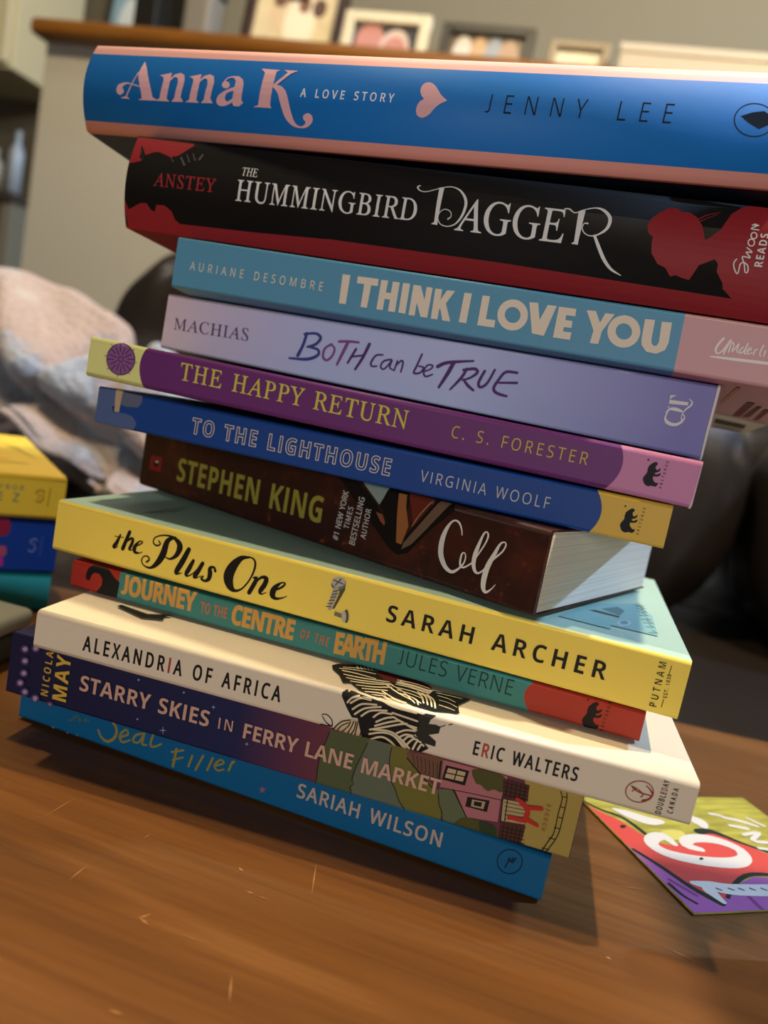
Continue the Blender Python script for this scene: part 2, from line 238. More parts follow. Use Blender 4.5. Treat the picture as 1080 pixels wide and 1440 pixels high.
GLYPHS = {'S':{
"#":[905,["672 611 629 387 821 387 821 293 611 293 553 0 454 0 511 293 311 293 256 0 158 0 211 293 35 293 35 387 230 387 275 611 87 611 87 703 291 703 347 1000 448 1000 392 703 594 703 650 1000 746 1000 690 703 868 703 868 611","329 387 529 387 573 611 373 611"]],
".":[375,["101 76 104 107 112 131 126 148 144 160 164 167 186 169 209 167 230 160 249 148 263 131 272 107 275 76 272 45 263 21 249 3 230 -10 209 -17 186 -20 164 -17 144 -10 126 3 112 21 104 45"]],
"1":[801,["497 0 377 0 377 699 377 725 377 747 377 768 378 786 379 803 380 820 382 871 368 857 354 844 342 833 296 794 189 707 125 790 395 1000 497 1000"]],
"3":[801,["690 766 688 723 679 685 665 650 646 619 622 593 593 570 560 552 523 537 483 527 483 521 557 506 616 481 662 445 695 400 715 346 721 284 717 229 703 177 681 130 649 88 607 52 555 24 493 3 421 -10 338 -14 286 -13 238 -9 192 -2 148 8 105 22 63 41 63 155 106 136 151 120 199 107 247 97 293 92 339 90 420 95 485 113 533 142 566 182 586 230 592 287 589 326 578 360 560 389 534 412 502 431 464 445 419 455 368 462 312 464 216 464 216 569 314 569 366 571 412 579 452 592 486 610 514 633 536 659 552 689 561 722 564 758 559 803 543 840 515 870 479 893 434 906 382 910 348 909 316 906 286 900 257 892 231 882 205 870 180 857 155 842 130 826 69 910 107 937 151 961 201 983 256 1000 316 1011 381 1014 477 1006 554 983 614 944 657 893 682 834"]],
"8":[801,["399 1014 456 1011 507 1002 555 987 596 966 631 939 660 906 682 868 695 824 699 775 696 736 687 701 673 669 654 641 631 614 604 590 574 568 542 548 508 529 548 509 586 487 620 463 652 437 679 408 701 377 718 342 728 303 731 259 727 206 713 157 690 114 660 77 622 45 576 20 524 1 467 -10 403 -14 335 -10 274 0 221 18 175 43 137 73 107 110 86 153 73 201 69 255 72 299 81 338 97 374 119 406 144 435 174 461 206 484 240 504 276 522 244 542 215 563 187 586 162 611 141 638 124 668 111 701 103 737 101 776 105 825 118 868 140 905 169 938 205 965 246 986 293 1002 344 1011","189 254 195 208 212 167 241 132 282 106 335 89 401 84 463 89 515 106 557 132 587 168 605 210 611 258 608 289 599 318 585 344 565 368 541 390 512 410 479 429 442 447 401 464 378 472 339 454 305 435 275 415 249 393 228 370 211 345 199 317 191 287","398 915 349 910 307 898 271 877 243 849 227 813 221 770 224 738 232 709 246 683 264 661 286 641 312 624 341 608 372 592 405 577 436 592 465 607 492 623 516 641 537 662 554 684 567 710 574 738 577 770 572 813 555 849 528 877 492 898 448 910"]],
"A":[895,["763 0 643 310 246 310 127 0 0 0 391 1004 504 1004 894 0","493 724 490 734 485 747 479 765 473 785 466 805 460 826 454 845 450 861 445 874 431 817 426 799 420 781 415 765 402 724 289 422 605 422"]],
"B":[910,["422 1000 536 994 631 975 705 945 758 899 790 835 801 752 799 714 791 680 779 648 763 619 741 594 715 572 684 554 650 540 611 531 611 524 651 515 689 503 725 487 756 467 783 442 805 412 822 376 831 333 835 284 830 227 816 175 793 130 761 90 721 58 673 33 618 15 556 4 487 0 136 0 136 1000","447 574 524 579 582 593 623 616 650 648 666 688 671 738 664 788 645 827 613 856 566 876 504 888 427 892 262 892 262 574","262 469 262 106 464 106 543 112 605 129 648 158 677 196 695 242 700 294 698 328 690 359 677 387 658 411 633 431 600 447 560 460 511 467 454 469"]],
"C":[885,["564 903 513 900 465 891 420 876 379 855 343 828 311 796 283 759 261 716 242 669 229 617 221 560 218 500 223 421 236 350 257 286 287 230 325 183 372 146 427 118 491 102 563 97 606 98 648 102 688 108 727 116 765 125 803 136 803 27 765 14 726 4 687 -4 645 -10 597 -13 545 -14 449 -7 364 14 290 49 227 97 176 157 137 228 108 310 91 401 85 501 89 575 99 644 117 709 141 768 172 823 209 871 253 913 303 949 360 977 423 998 491 1010 566 1014 617 1012 666 1007 714 999 760 987 803 972 842 955 791 849 759 862 725 875 688 887 649 896 608 901"]],
"D":[1022,["937 510 930 404 909 310 875 228 827 159 768 102 696 57 613 26 519 6 415 0 136 0 136 1000 444 1000 540 994 628 975 706 944 774 901 831 846 877 779 910 701 930 611","804 506 799 589 784 662 760 724 726 776 683 818 631 851 570 874 502 888 426 892 262 892 262 108 398 108 522 119 623 152 702 208 759 286 793 385"]],
"E":[779,["695 0 136 0 136 1000 695 1000 695 889 262 889 262 577 669 577 669 468 262 468 262 111 695 111"]],
"F":[727,["262 0 136 0 136 1000 695 1000 695 889 262 889 262 535 668 535 668 424 262 424"]],
"G":[1020,["570 528 916 528 916 38 862 22 807 9 752 -1 695 -8 632 -13 564 -14 466 -7 379 14 303 48 237 96 183 155 141 226 110 308 92 399 85 500 92 600 113 690 147 772 194 843 253 902 324 950 407 986 500 1007 604 1014 659 1012 712 1007 763 999 811 987 858 972 902 955 854 846 817 861 777 875 735 887 690 896 644 901 597 903 521 898 453 882 392 854 340 817 296 771 262 715 237 651 222 579 217 500 221 424 234 353 256 289 286 233 327 185 377 146 438 118 510 101 594 95 636 96 673 98 706 102 736 107 764 113 790 119 790 416 570 416"]],
"H":[1038,["901 0 775 0 775 466 262 466 262 0 136 0 136 1000 262 1000 262 577 775 577 775 1000 901 1000"]],
"I":[398,["136 0 262 0 262 1000 136 1000"]],
"J":[382,["-6 0 -27 0 -47 2 -64 4 -81 6 -96 10 -109 14 -109 99 -94 96 -78 93 -62 91 -45 88 -27 88 -8 88 15 88 37 92 58 99 78 107 95 121 109 137 120 158 127 184 129 215 129 1000 255 1000 255 222 251 175 241 133 223 96 198 66 168 43 132 24 90 10 45 2"]],
"K":[867,["867 0 718 0 364 478 262 388 262 0 136 0 136 1000 262 1000 262 507 290 539 319 570 347 602 434 697 704 1000 852 1000 455 564"]],
"L":[734,["136 0 136 1000 262 1000 262 112 699 112 699 0"]],
"M":[1270,["577 0 248 877 242 877 244 856 246 833 247 805 249 776 250 744 251 711 251 676 252 642 252 606 252 0 136 0 136 1000 322 1000 630 181 636 181 950 1000 1134 1000 1134 0 1010 0 1010 615 1010 647 1010 680 1011 712 1012 744 1014 774 1015 803 1017 830 1019 854 1020 875 1014 875 681 0"]],
"N":[1064,["929 0 782 0 246 831 241 831 243 808 244 782 246 754 250 660 251 627 252 593 252 559 252 0 136 0 136 1000 282 1000 815 172 821 172 817 239 813 338 812 372 811 405 811 436 811 1000 929 1000"]],
"O":[1094,["1008 501 1005 426 995 356 979 291 956 230 927 176 891 127 850 85 802 50 747 22 687 2 620 -10 548 -14 473 -10 404 2 343 23 289 51 240 86 199 128 164 176 135 231 113 291 98 357 89 428 85 503 91 601 108 691 136 772 175 843 226 902 289 951 364 987 450 1008 549 1015 644 1008 728 987 801 952 864 903 915 844 956 772 985 691 1003 601","218 501 222 421 234 349 254 284 281 228 317 182 362 144 415 117 477 101 548 95 619 101 681 117 733 144 777 182 813 228 840 284 860 349 871 421 875 501 867 618 840 717 797 798 735 857 652 893 549 905 478 899 415 883 362 856 317 820 281 773 254 718 234 654 222 581"]],
"R":[871,["412 1000 490 996 558 986 617 968 666 944 706 912 737 874 758 828 772 776 776 716 773 665 763 621 746 583 725 550 700 521 672 498 641 478 609 462 576 448 850 0 703 0 461 413 262 413 262 0 136 0 136 1000","405 891 262 891 262 520 412 520 486 525 545 541 590 568 621 605 639 653 646 710 643 751 634 786 620 815 599 839 573 858 541 873 502 883 457 889"]],
"S":[769,["703 268 698 211 684 160 660 116 627 77 585 45 536 20 479 1 416 -10 346 -14 309 -13 273 -12 239 -8 206 -4 175 1 146 8 119 15 94 24 71 34 71 154 108 140 150 126 197 113 247 103 299 97 352 95 398 97 440 104 476 115 507 130 532 148 552 171 566 197 574 225 577 256 575 287 568 315 556 339 539 361 515 382 484 401 445 421 398 441 342 462 301 478 263 495 229 513 199 532 172 553 148 576 129 600 113 627 100 655 91 687 86 721 84 759 89 810 102 855 125 896 155 931 193 960 237 983 288 1000 343 1011 403 1014 457 1012 507 1007 555 999 599 987 641 974 679 958 640 850 604 864 567 877 527 888 486 897 444 902 401 903 361 901 326 895 296 885 270 871 249 854 232 834 221 811 214 785 211 758 214 726 221 698 232 674 249 652 272 632 301 613 337 595 379 576 430 556 486 534 535 511 579 487 616 460 647 431 672 398 689 360 700 317"]],
"T":[779,["452 0 326 0 326 889 14 889 14 1000 763 1000 763 889 452 889"]],
"U":[1024,["896 353 892 286 878 224 854 166 821 114 779 70 726 34 664 7 590 -9 507 -14 393 -3 298 31 223 88 169 162 137 252 126 356 126 1000 252 1000 252 352 259 276 281 213 317 162 368 125 434 103 514 95 571 99 620 110 662 128 696 153 724 183 745 219 760 260 769 304 772 353 772 1000 896 1000"]],
"V":[840,["840 1000 483 0 357 0 0 1000 132 1000 357 359 367 332 376 306 384 280 391 255 398 231 404 208 410 185 415 163 420 140 425 163 430 185 436 209 443 232 450 257 457 282 465 307 474 334 483 361 707 1000"]],
"W":[1303,["1284 1000 1018 0 891 0 696 655 679 716 674 736 669 756 664 775 652 823 649 835 647 845 646 853 641 823 638 808 635 792 630 775 616 715 610 694 604 673 598 651 409 0 282 0 17 1000 148 1000 304 389 309 368 315 347 319 326 333 264 337 244 340 225 343 206 352 151 361 209 364 229 368 249 373 270 377 291 383 312 388 333 405 396 581 1000 711 1000 895 392 901 371 907 349 913 327 919 305 924 284 929 263 933 243 937 223 940 204 950 151 953 175 956 200 961 225 966 251 971 278 978 305 984 333 991 362 999 391 1153 1000"]],
"X":[821,["815 0 672 0 408 434 139 0 6 0 338 521 27 1000 167 1000 412 608 658 1000 791 1000 482 524"]],
"Y":[793,["396 508 657 1000 793 1000 459 388 459 0 333 0 333 382 0 1000 137 1000"]]},
'B':{
"A":[966,["0 0 353 1004 612 1004 966 0 738 0 665 238 301 238 228 0","354 416 615 416 541 648 523 709 501 783 494 807 488 829 483 849 478 829 472 805 464 779 442 701 435 679 430 661 426 648"]],
"B":[941,["126 0 126 1000 437 1000 560 994 660 975 739 944 796 897 830 831 842 746 837 692 824 644 802 602 771 568 733 544 688 531 688 524 720 516 751 504 779 489 804 469 825 445 843 416 856 381 864 339 867 290 856 206 823 135 769 77 695 34 606 9 500 0","338 604 461 604 516 607 559 617 589 633 609 656 621 684 625 718 620 753 606 781 583 801 549 815 505 824 450 826 338 826","338 175 476 175 533 179 578 192 609 212 630 240 643 273 647 311 643 346 630 376 609 401 576 420 529 432 469 436 338 436"]],
"C":[892,["531 -14 434 -7 349 14 277 50 216 98 166 158 129 229 102 310 87 400 81 499 87 596 106 685 136 766 178 838 231 899 295 948 370 985 455 1007 550 1014 600 1012 650 1006 700 995 749 981 797 964 843 944 775 772 737 789 700 804 662 818 624 829 587 835 550 838 476 827 413 797 364 746 328 678 307 595 300 497 306 399 326 316 359 250 407 201 471 172 550 162 591 164 632 169 673 176 715 187 759 200 805 216 805 38 762 22 718 9 675 -1 630 -8 582 -13"]],
"D":[1036,["126 0 126 1000 440 1000 540 994 631 975 712 944 783 901 843 846 891 779 927 701 948 611 955 510 939 355 891 228 812 128 703 57 569 14 409 0","338 175 429 175 599 212 701 321 735 504 727 605 703 687 662 749 607 792 536 818 451 826 338 826"]],
"E":[784,["126 0 126 1000 702 1000 702 826 338 826 338 606 676 606 676 433 338 433 338 175 702 175 702 0"]],
"F":[769,["126 0 126 1000 699 1000 699 826 335 826 335 569 674 569 674 395 335 395 335 0"]],
"G":[1014,["546 -14 408 1 293 45 202 118 135 219 95 347 81 501 88 601 108 692 142 773 189 844 248 903 319 951 403 986 497 1007 604 1014 657 1012 709 1007 761 997 810 985 857 970 901 952 831 783 798 798 763 811 725 822 686 831 645 836 602 838 543 833 490 819 442 796 400 764 365 724 337 677 316 623 304 563 300 497 303 434 312 376 326 324 347 277 376 237 410 205 453 181 502 167 560 162 589 163 614 164 637 167 657 170 676 173 695 176 695 385 506 385 506 562 902 562 902 43 849 27 795 13 739 1 680 -7 616 -12"]],
"H":[1071,["126 0 126 1000 338 1000 338 608 734 608 734 1000 945 1000 945 0 734 0 734 431 338 431 338 0"]],
"I":[464,["126 0 338 0 338 1000 126 1000"]],
"J":[464,["21 0 -5 0 -29 2 -50 4 -70 6 -88 9 -104 12 -104 148 -88 145 -73 143 -57 141 -40 139 -22 138 -4 138 19 138 42 142 62 148 81 158 97 172 109 189 119 213 124 241 126 276 126 1000 338 1000 338 277 333 215 320 162 298 116 268 80 230 49 186 28 136 12 81 3"]],
"K":[930,["126 0 126 1000 338 1000 338 542 351 562 364 582 378 602 392 621 407 641 422 660 692 1000 927 1000 578 557 930 0 689 0 427 422 338 357 338 0"]],
"L":[791,["126 0 126 1000 338 1000 338 175 744 175 744 0"]],
"M":[1321,["126 0 126 1000 415 1000 651 235 655 235 906 1000 1195 1000 1195 0 997 0 997 473 997 507 998 543 999 583 1004 700 1007 783 1001 783 744 0 549 0 308 784 303 784 304 763 306 735 308 700 310 662 312 622 313 581 314 539 315 501 315 465 315 0"]],
"N":[1139,["126 0 126 1000 394 1000 828 251 832 251 829 297 827 343 825 389 823 435 822 481 822 527 822 1000 1013 1000 1013 0 744 0 308 756 303 756 306 709 309 661 312 613 314 566 315 518 315 471 315 0"]],
"O":[1115,["557 -14 455 -7 366 15 289 50 225 99 173 159 132 231 104 313 87 404 81 503 87 602 104 692 132 773 173 844 225 904 289 952 366 987 456 1008 559 1015 661 1008 750 987 826 952 890 903 942 844 982 772 1011 691 1028 601 1034 501 1028 402 1011 312 982 230 942 159 890 99 826 50 750 15 660 -7","557 164 639 174 704 204 752 254 785 322 804 404 811 501 804 599 785 682 752 749 704 799 640 829 559 839 477 829 413 799 364 749 331 682 311 599 304 501 311 404 331 322 364 254 412 204 477 174"]],
"P":[880,["126 0 126 1000 445 1000 563 991 657 963 728 917 777 854 807 778 817 688 812 631 800 577 780 525 750 477 710 436 659 402 596 376 519 361 429 356 338 356 338 0","338 529 408 529 463 533 511 545 550 565 579 594 596 632 602 681 584 762 528 810 434 826 338 826"]],
"R":[924,["126 0 126 1000 417 1000 542 992 642 967 719 926 773 868 806 793 817 700 814 656 805 617 791 581 771 548 749 519 722 494 693 471 662 452 630 436 924 0 689 0 451 384 338 384 338 0","338 556 406 556 470 560 520 572 557 591 582 618 597 653 602 695 597 738 581 772 554 796 516 813 465 823 402 826 338 826"]],
"S":[772,["347 -14 246 -7 151 13 64 46 64 244 113 224 162 205 212 187 263 173 314 164 364 161 411 164 448 174 475 191 494 213 505 238 508 268 502 303 484 333 452 359 412 382 366 407 314 431 290 442 265 455 238 470 211 487 185 506 160 528 137 553 117 581 99 612 86 647 78 686 76 730 86 813 116 883 167 939 235 981 317 1006 415 1014 466 1012 516 1006 564 996 612 982 661 965 711 944 643 779 599 796 558 810 520 822 483 831 446 836 408 838 371 834 340 825 315 810 297 789 286 765 283 737 288 704 304 676 331 653 367 630 414 605 472 577 521 553 564 528 603 502 636 474 664 443 686 409 703 371 712 327 716 277 705 195 673 124 620 65 547 21 456 -5"]],
"T":[811,["300 0 300 824 28 824 28 1000 783 1000 783 824 511 824 511 0"]],
"U":[1059,["525 -14 403 -3 302 31 223 88 165 162 131 252 119 356 119 1000 331 1000 331 388 336 314 353 256 381 214 420 186 470 169 531 164 594 170 644 188 681 218 707 262 723 319 728 389 728 1000 940 1000 940 353 935 286 920 224 894 166 859 114 813 70 757 34 690 7 613 -9"]],
"Y":[874,["332 0 332 382 0 1000 230 1000 437 588 646 1000 874 1000 542 389 542 0"]],
"Z":[811,["34 0 34 137 513 825 46 825 46 1000 765 1000 765 863 286 175 777 175 777 0"]]},
'R':{
"A":[997,["-182 0 -184 27 -124 38 -74 69 -33 120 -4 171 48 261 123 391 483 1022 511 1022 724 124 735 93 751 69 773 51 800 39 835 31 877 27 880 0 475 0 474 27 485 27 526 31 554 40 571 56 578 82 577 119 568 168 526 340 192 340 179 338 168 332 159 322 86 194 61 141 48 102 47 77 54 59 66 46 81 38 102 32 129 29 161 27 162 0","199 393 514 393 421 789"]],
"B":[944,["-72 0 -73 29 -66 29 -26 32 5 41 25 57 38 81 46 114 48 156 41 828 40 857 37 882 33 903 24 925 11 942 -7 954 -29 962 -59 968 -94 971 -95 1000 273 1000 465 976 595 904 665 785 667 680 608 598 489 540 598 489 676 413 723 312 733 251 730 196 714 147 684 103 643 67 590 38 526 17 452 4 368 0","260 556 355 563 428 584 480 618 511 666 522 724 511 793 467 881 391 933 284 951 256 950 234 949 218 946 207 941 199 935 194 926 191 915 189 901 187 883 187 862 186 830 187 785 188 729 189 660 190 579 194 571 201 565 210 561 222 558 239 557","317 45 410 53 482 78 532 120 562 176 570 245 557 327 534 384 503 431 461 466 410 491 348 505 276 510 249 510 227 509 211 507 199 502 192 492 190 478 192 156 195 124 196 113 197 104 199 95 207 77 219 63 235 54 256 49 284 46"]],
"C":[1013,["476 -22 394 -16 316 0 243 27 175 65 114 112 60 168 13 233 -24 305 -52 384 -66 454 -71 524 -66 593 -51 660 -29 724 1 785 39 840 82 890 132 932 216 982 308 1012 407 1022 468 1018 536 1005 613 984 629 979 643 976 656 975 674 979 687 991 695 1012 724 1012 747 715 716 715 715 723 713 731 711 738 705 760 681 823 648 876 607 918 557 949 500 968 435 974 377 969 323 953 273 926 227 891 188 847 154 796 128 737 109 673 98 604 96 531 104 454 121 376 157 278 205 196 266 129 337 80 414 50 497 40 616 61 716 121 797 221 831 197 789 129 741 74 687 32 625 2 555 -16"]],
"D":[1091,["-77 0 -76 29 -69 29 -28 32 2 40 23 55 36 78 44 111 46 156 41 828 39 859 37 883 33 902 24 923 11 941 -7 953 -30 962 -60 968 -96 971 -95 1000 288 1000 381 994 469 978 550 950 625 912 691 864 750 807 800 741 839 667 868 585 884 509 889 434 882 363 864 295 836 233 797 176 748 125 689 82 621 47 542 21 455 5 358 0","352 48 429 53 497 69 555 95 603 130 643 172 675 223 697 279 712 340 718 406 717 475 708 546 691 618 654 719 605 802 542 867 467 914 380 943 282 952 254 951 232 949 215 944 203 937 194 926 189 910 186 890 184 864 184 832 189 192 190 155 192 126 196 105 205 86 221 71 242 61 255 57 270 54 288 51 308 49 329 48"]],
"E":[977,["-72 0 -73 29 -67 29 -27 32 3 40 24 54 37 77 44 111 46 158 41 828 39 859 37 883 33 902 24 923 11 941 -6 953 -29 962 -59 968 -94 971 -95 1000 669 1000 687 783 663 783 661 789 648 830 634 864 617 890 598 911 572 927 542 938 504 945 457 949 401 951 278 951 252 950 231 948 215 944 203 938 195 929 190 917 187 900 186 879 186 853 187 559 309 559 373 563 423 574 457 592 479 619 492 655 496 701 524 701 521 347 495 347 492 366 488 385 484 403 475 431 464 455 453 473 440 486 424 496 405 503 381 507 352 509 318 510 189 510 192 179 193 134 194 121 196 110 197 101 205 84 217 70 233 61 253 55 281 52 315 51 415 51 480 53 536 61 585 73 627 91 663 115 693 145 718 182 738 225 755 275 784 275 756 0"]],
"G":[1165,["533 -22 441 -16 354 1 272 29 196 67 128 115 68 172 18 237 -22 309 -50 389 -65 460 -70 530 -65 599 -51 666 -29 730 1 790 38 845 81 893 131 935 216 983 312 1012 420 1022 488 1018 553 1006 616 987 647 976 673 967 695 960 713 955 727 952 736 951 754 952 768 957 779 965 788 976 796 991 802 1010 827 1010 845 704 821 704 782 783 732 850 671 903 602 943 526 966 442 974 358 965 285 936 223 889 173 825 136 748 112 658 102 561 106 466 125 373 163 270 215 184 282 115 360 64 446 33 541 23 590 27 633 38 671 56 700 79 718 106 723 137 719 340 717 371 716 382 715 391 713 399 704 420 690 436 671 447 645 453 609 457 564 461 564 488 979 488 979 461 947 459 921 455 901 447 887 437 876 423 870 405 869 394 868 382 867 368 866 352 866 334 867 314 875 75 773 21 659 -11"]],
"H":[1120,["-72 0 -73 29 -67 29 -40 30 -16 33 2 39 17 48 29 60 37 77 43 98 46 124 46 156 41 828 39 859 37 883 33 902 24 923 11 941 -6 953 -29 962 -59 968 -94 971 -95 1000 304 1000 304 971 299 971 260 968 230 960 209 945 195 922 187 886 185 838 187 614 187 603 188 592 190 582 193 574 199 567 207 563 217 560 229 558 244 558 614 558 629 558 640 560 647 564 652 569 655 578 656 590 653 828 652 857 650 882 646 902 637 923 624 941 606 953 582 962 553 968 517 971 517 1000 916 1000 916 971 904 971 867 968 839 959 819 944 806 921 799 888 796 844 803 172 805 129 806 117 808 106 810 97 819 75 832 58 850 46 873 38 903 32 939 29 939 0 540 0 540 29 545 29 574 30 598 33 616 39 631 48 643 60 651 77 656 98 659 124 659 156 657 457 656 467 655 471 654 475 653 478 650 488 644 494 636 499 626 501 614 502 599 503 230 503 216 502 205 501 197 498 192 493 189 484 188 473 191 172 193 129 194 117 195 106 197 97 206 75 219 58 237 46 260 38 290 32 326 29 327 0"]],
"I":[527,["-66 0 -66 29 -60 29 -32 30 -8 33 10 39 25 48 36 60 44 77 49 98 52 124 54 156 48 828 47 859 44 883 40 902 31 923 18 941 0 953 -23 962 -53 968 -89 971 -88 1000 315 1000 316 971 304 971 267 968 239 959 219 944 207 921 199 888 197 844 202 172 203 142 206 117 210 97 219 75 232 58 249 46 272 38 302 32 337 29 338 0"]],
"M":[1269,["-78 0 -77 29 -48 30 -23 33 -4 39 12 48 24 60 32 77 38 98 41 124 42 156 45 828 44 857 42 881 37 902 29 923 15 941 -3 953 -26 962 -56 968 -92 971 -91 1000 179 1000 496 233 791 1000 1065 1000 1065 971 1053 971 1016 968 988 959 968 944 955 921 948 888 945 844 952 172 954 129 955 117 957 106 959 97 968 75 981 58 999 46 1022 38 1051 32 1087 29 1088 0 692 0 693 25 721 27 744 32 762 39 777 49 788 64 796 83 802 108 804 140 805 178 799 844 471 0 451 0 104 845 103 221 105 173 108 134 115 103 124 78 138 59 156 46 179 37 209 31 245 27 246 0"]],
"N":[1077,["733 -23 109 802 112 181 112 161 113 144 114 129 116 115 118 103 120 92 129 70 143 54 160 43 183 37 215 32 254 29 254 0 -72 0 -73 29 -32 32 -1 40 21 54 36 77 44 111 46 156 44 845 45 850 45 856 44 862 43 868 42 874 41 879 32 900 17 921 -4 941 -29 958 -55 968 -84 971 -94 971 -95 1000 114 1000 696 233 692 819 692 839 691 856 690 871 688 885 686 897 683 908 674 930 661 946 643 957 619 963 588 968 549 971 548 1000 876 1000 875 971 847 970 824 967 804 961 789 952 776 940 767 924 761 903 757 877 756 844 761 -23"]],
"P":[867,["-72 0 -73 29 -66 29 -26 32 4 40 24 53 37 76 44 110 46 156 41 828 40 857 37 881 33 902 24 924 11 942 -7 954 -29 962 -59 968 -94 971 -95 1000 298 1000 473 975 595 900 663 776 673 720 671 669 656 622 630 581 593 545 545 517 487 495 420 483 343 478 210 478 198 476 191 471 189 461 193 139 195 118 196 111 197 104 198 98 208 74 224 55 244 43 270 36 305 31 347 29 347 0","270 522 359 529 428 553 476 591 503 643 511 707 498 783 478 838 450 882 415 915 372 938 320 952 259 957 234 955 215 950 202 941 193 927 188 904 186 871 188 566 189 559 190 551 192 543 195 536 201 530 208 526 221 524 241 522"]],
"R":[970,["-72 0 -73 29 -66 29 -26 32 5 41 25 57 38 81 46 114 48 156 41 828 40 857 37 882 33 903 24 925 11 942 -7 954 -29 962 -59 968 -94 971 -95 1000 328 1000 423 994 504 975 572 943 627 900 667 847 693 783 695 661 625 569 483 506 705 184 740 135 772 96 802 66 830 46 861 33 894 29 899 29 899 0 675 0 339 491 307 491 284 491 262 492 242 493 223 494 206 495 190 497 193 191 194 151 197 120 201 98 211 74 224 56 242 43 264 34 292 29 325 27 341 27 340 0","286 538 376 545 447 567 498 603 529 652 539 712 529 782 480 877 396 933 276 952 254 952 235 949 220 946 209 940 200 931 194 919 190 903 188 882 187 857 189 543 235 540 252 539 269 538"]],
"S":[793,["335 -20 271 -16 198 -2 118 22 111 24 104 26 98 27 92 28 87 29 82 29 58 24 43 8 37 -17 11 -17 -32 314 -5 315 28 228 69 156 120 98 178 57 240 31 307 23 342 26 372 35 399 50 421 70 437 94 448 122 453 154 452 188 445 225 436 250 424 275 407 300 388 324 366 349 341 374 321 394 298 413 274 434 249 454 221 476 193 499 131 550 81 597 43 639 15 679 -7 719 -21 760 -31 808 -31 853 -23 895 -6 931 20 962 53 988 93 1007 140 1018 194 1022 216 1021 239 1020 261 1018 283 1015 304 1009 326 1003 377 988 388 985 396 983 401 983 423 987 438 998 446 1017 474 1017 509 724 486 724 458 800 424 863 383 912 336 947 284 968 228 975 182 970 146 956 119 931 103 897 100 857 108 809 119 780 137 750 161 720 190 688 222 657 259 626 344 556 373 532 403 508 433 483 495 419 542 349 572 272 582 218 583 168 572 122 553 81 525 47 488 18 444 -3 393 -16"]],
"T":[903,["107 0 105 29 116 29 148 30 175 34 197 41 214 52 227 68 235 89 241 116 245 151 246 192 242 897 242 906 242 915 240 923 231 937 216 945 194 948 155 948 98 946 51 940 13 929 -18 914 -42 894 -59 868 -71 838 -79 800 -83 757 -115 760 -118 1000 714 1000 736 753 709 753 708 761 706 768 704 776 697 799 680 848 657 886 629 914 593 933 543 944 481 948 422 948 411 947 402 944 396 939 392 932 390 923 389 910 391 199 392 155 395 120 401 92 410 70 425 53 444 42 470 35 504 30 545 29 561 29 561 0"]],
"U":[1056,["437 -22 343 -14 259 10 183 51 121 104 74 168 44 243 36 282 31 331 29 390 25 834 24 863 22 886 18 903 9 926 -5 944 -24 956 -49 964 -82 969 -124 973 -124 1000 298 1000 300 973 285 973 244 969 213 957 192 938 179 909 172 870 170 821 175 415 177 338 182 279 190 236 212 181 243 135 283 98 332 71 388 55 450 49 503 53 549 63 589 81 622 105 648 135 667 171 679 221 686 294 688 390 684 763 683 811 679 852 672 886 661 916 646 939 629 954 605 964 573 970 532 973 530 1000 867 1000 870 973 850 973 804 965 772 942 755 905 753 891 751 874 749 853 748 828 748 799 748 767 754 351 751 267 741 194 724 133 699 83 665 44 622 14 571 -6 509 -18"]],
"Y":[886,["103 0 106 26 141 29 171 33 194 39 211 47 224 59 232 74 237 92 240 115 241 142 239 432 8 788 -21 832 -49 869 -75 900 -99 923 -125 942 -150 955 -177 964 -207 969 -240 971 -241 1000 192 1000 190 971 154 968 125 963 105 957 93 946 89 931 91 910 95 901 99 890 104 880 124 845 342 506 502 770 522 805 538 835 549 860 556 882 559 902 557 919 550 935 536 948 518 958 506 962 493 965 478 967 462 969 444 970 424 971 424 1000 767 1000 768 968 742 964 717 952 694 932 670 904 644 868 615 824 384 441 386 142 387 114 387 104 389 95 391 87 401 64 416 48 436 38 464 31 501 27 548 26 546 0"]]}}
def ink_mat(i):
    return mat('print_'+COLS[i].lstrip('#'), COLS[i], .55, .2)
def spl(curve, pts):
    s = curve.splines.new('POLY'); s.points.add(len(pts)-1)
    for p, q in zip(s.points, pts): p.co = (q[0], q[1], 0, 1)
    s.use_cyclic_u = True
def curve_faces(loops, offset=0):
    """fill closed 2D loops (holes by winding) -> verts, faces"""
    c = bpy.data.curves.new('fill', 'CURVE'); c.dimensions = '2D'; c.fill_mode = 'BOTH'; c.offset = offset
    for l in loops: spl(c, l)
    o = bpy.data.objects.new('fill', c); COL.objects.link(o)
    dg = bpy.context.evaluated_depsgraph_get(); me = bpy.data.meshes.new_from_object(o.evaluated_get(dg))
    v = [(x.co.x, x.co.y) for x in me.vertices]; f = [tuple(p.vertices) for p in me.polygons]
    bpy.data.objects.remove(o); bpy.data.curves.remove(c); bpy.data.meshes.remove(me)
    return v, f
def catmull(p, closed, n=4):
    out = []; N = len(p)
    rng = N if closed else N-1
    for i in range(rng):
        g = (lambda k: p[k % N]) if closed else (lambda k: p[max(0, min(N-1, k))])
        a, b, c, d = g(i-1), g(i), g(i+1), g(i+2)
        for k in range(n):
            t = k/n
            out.append(tuple(.5*((2*b[j])+(-a[j]+c[j])*t+(2*a[j]-5*b[j]+4*c[j]-d[j])*t*t+(-a[j]+3*b[j]-3*c[j]+d[j])*t**3) for j in range(len(b))))
    if not closed: out.append(tuple(p[-1]))
    return out
SCL = 100.0     # fill in decimetre-like units so the curve filler keeps its precision
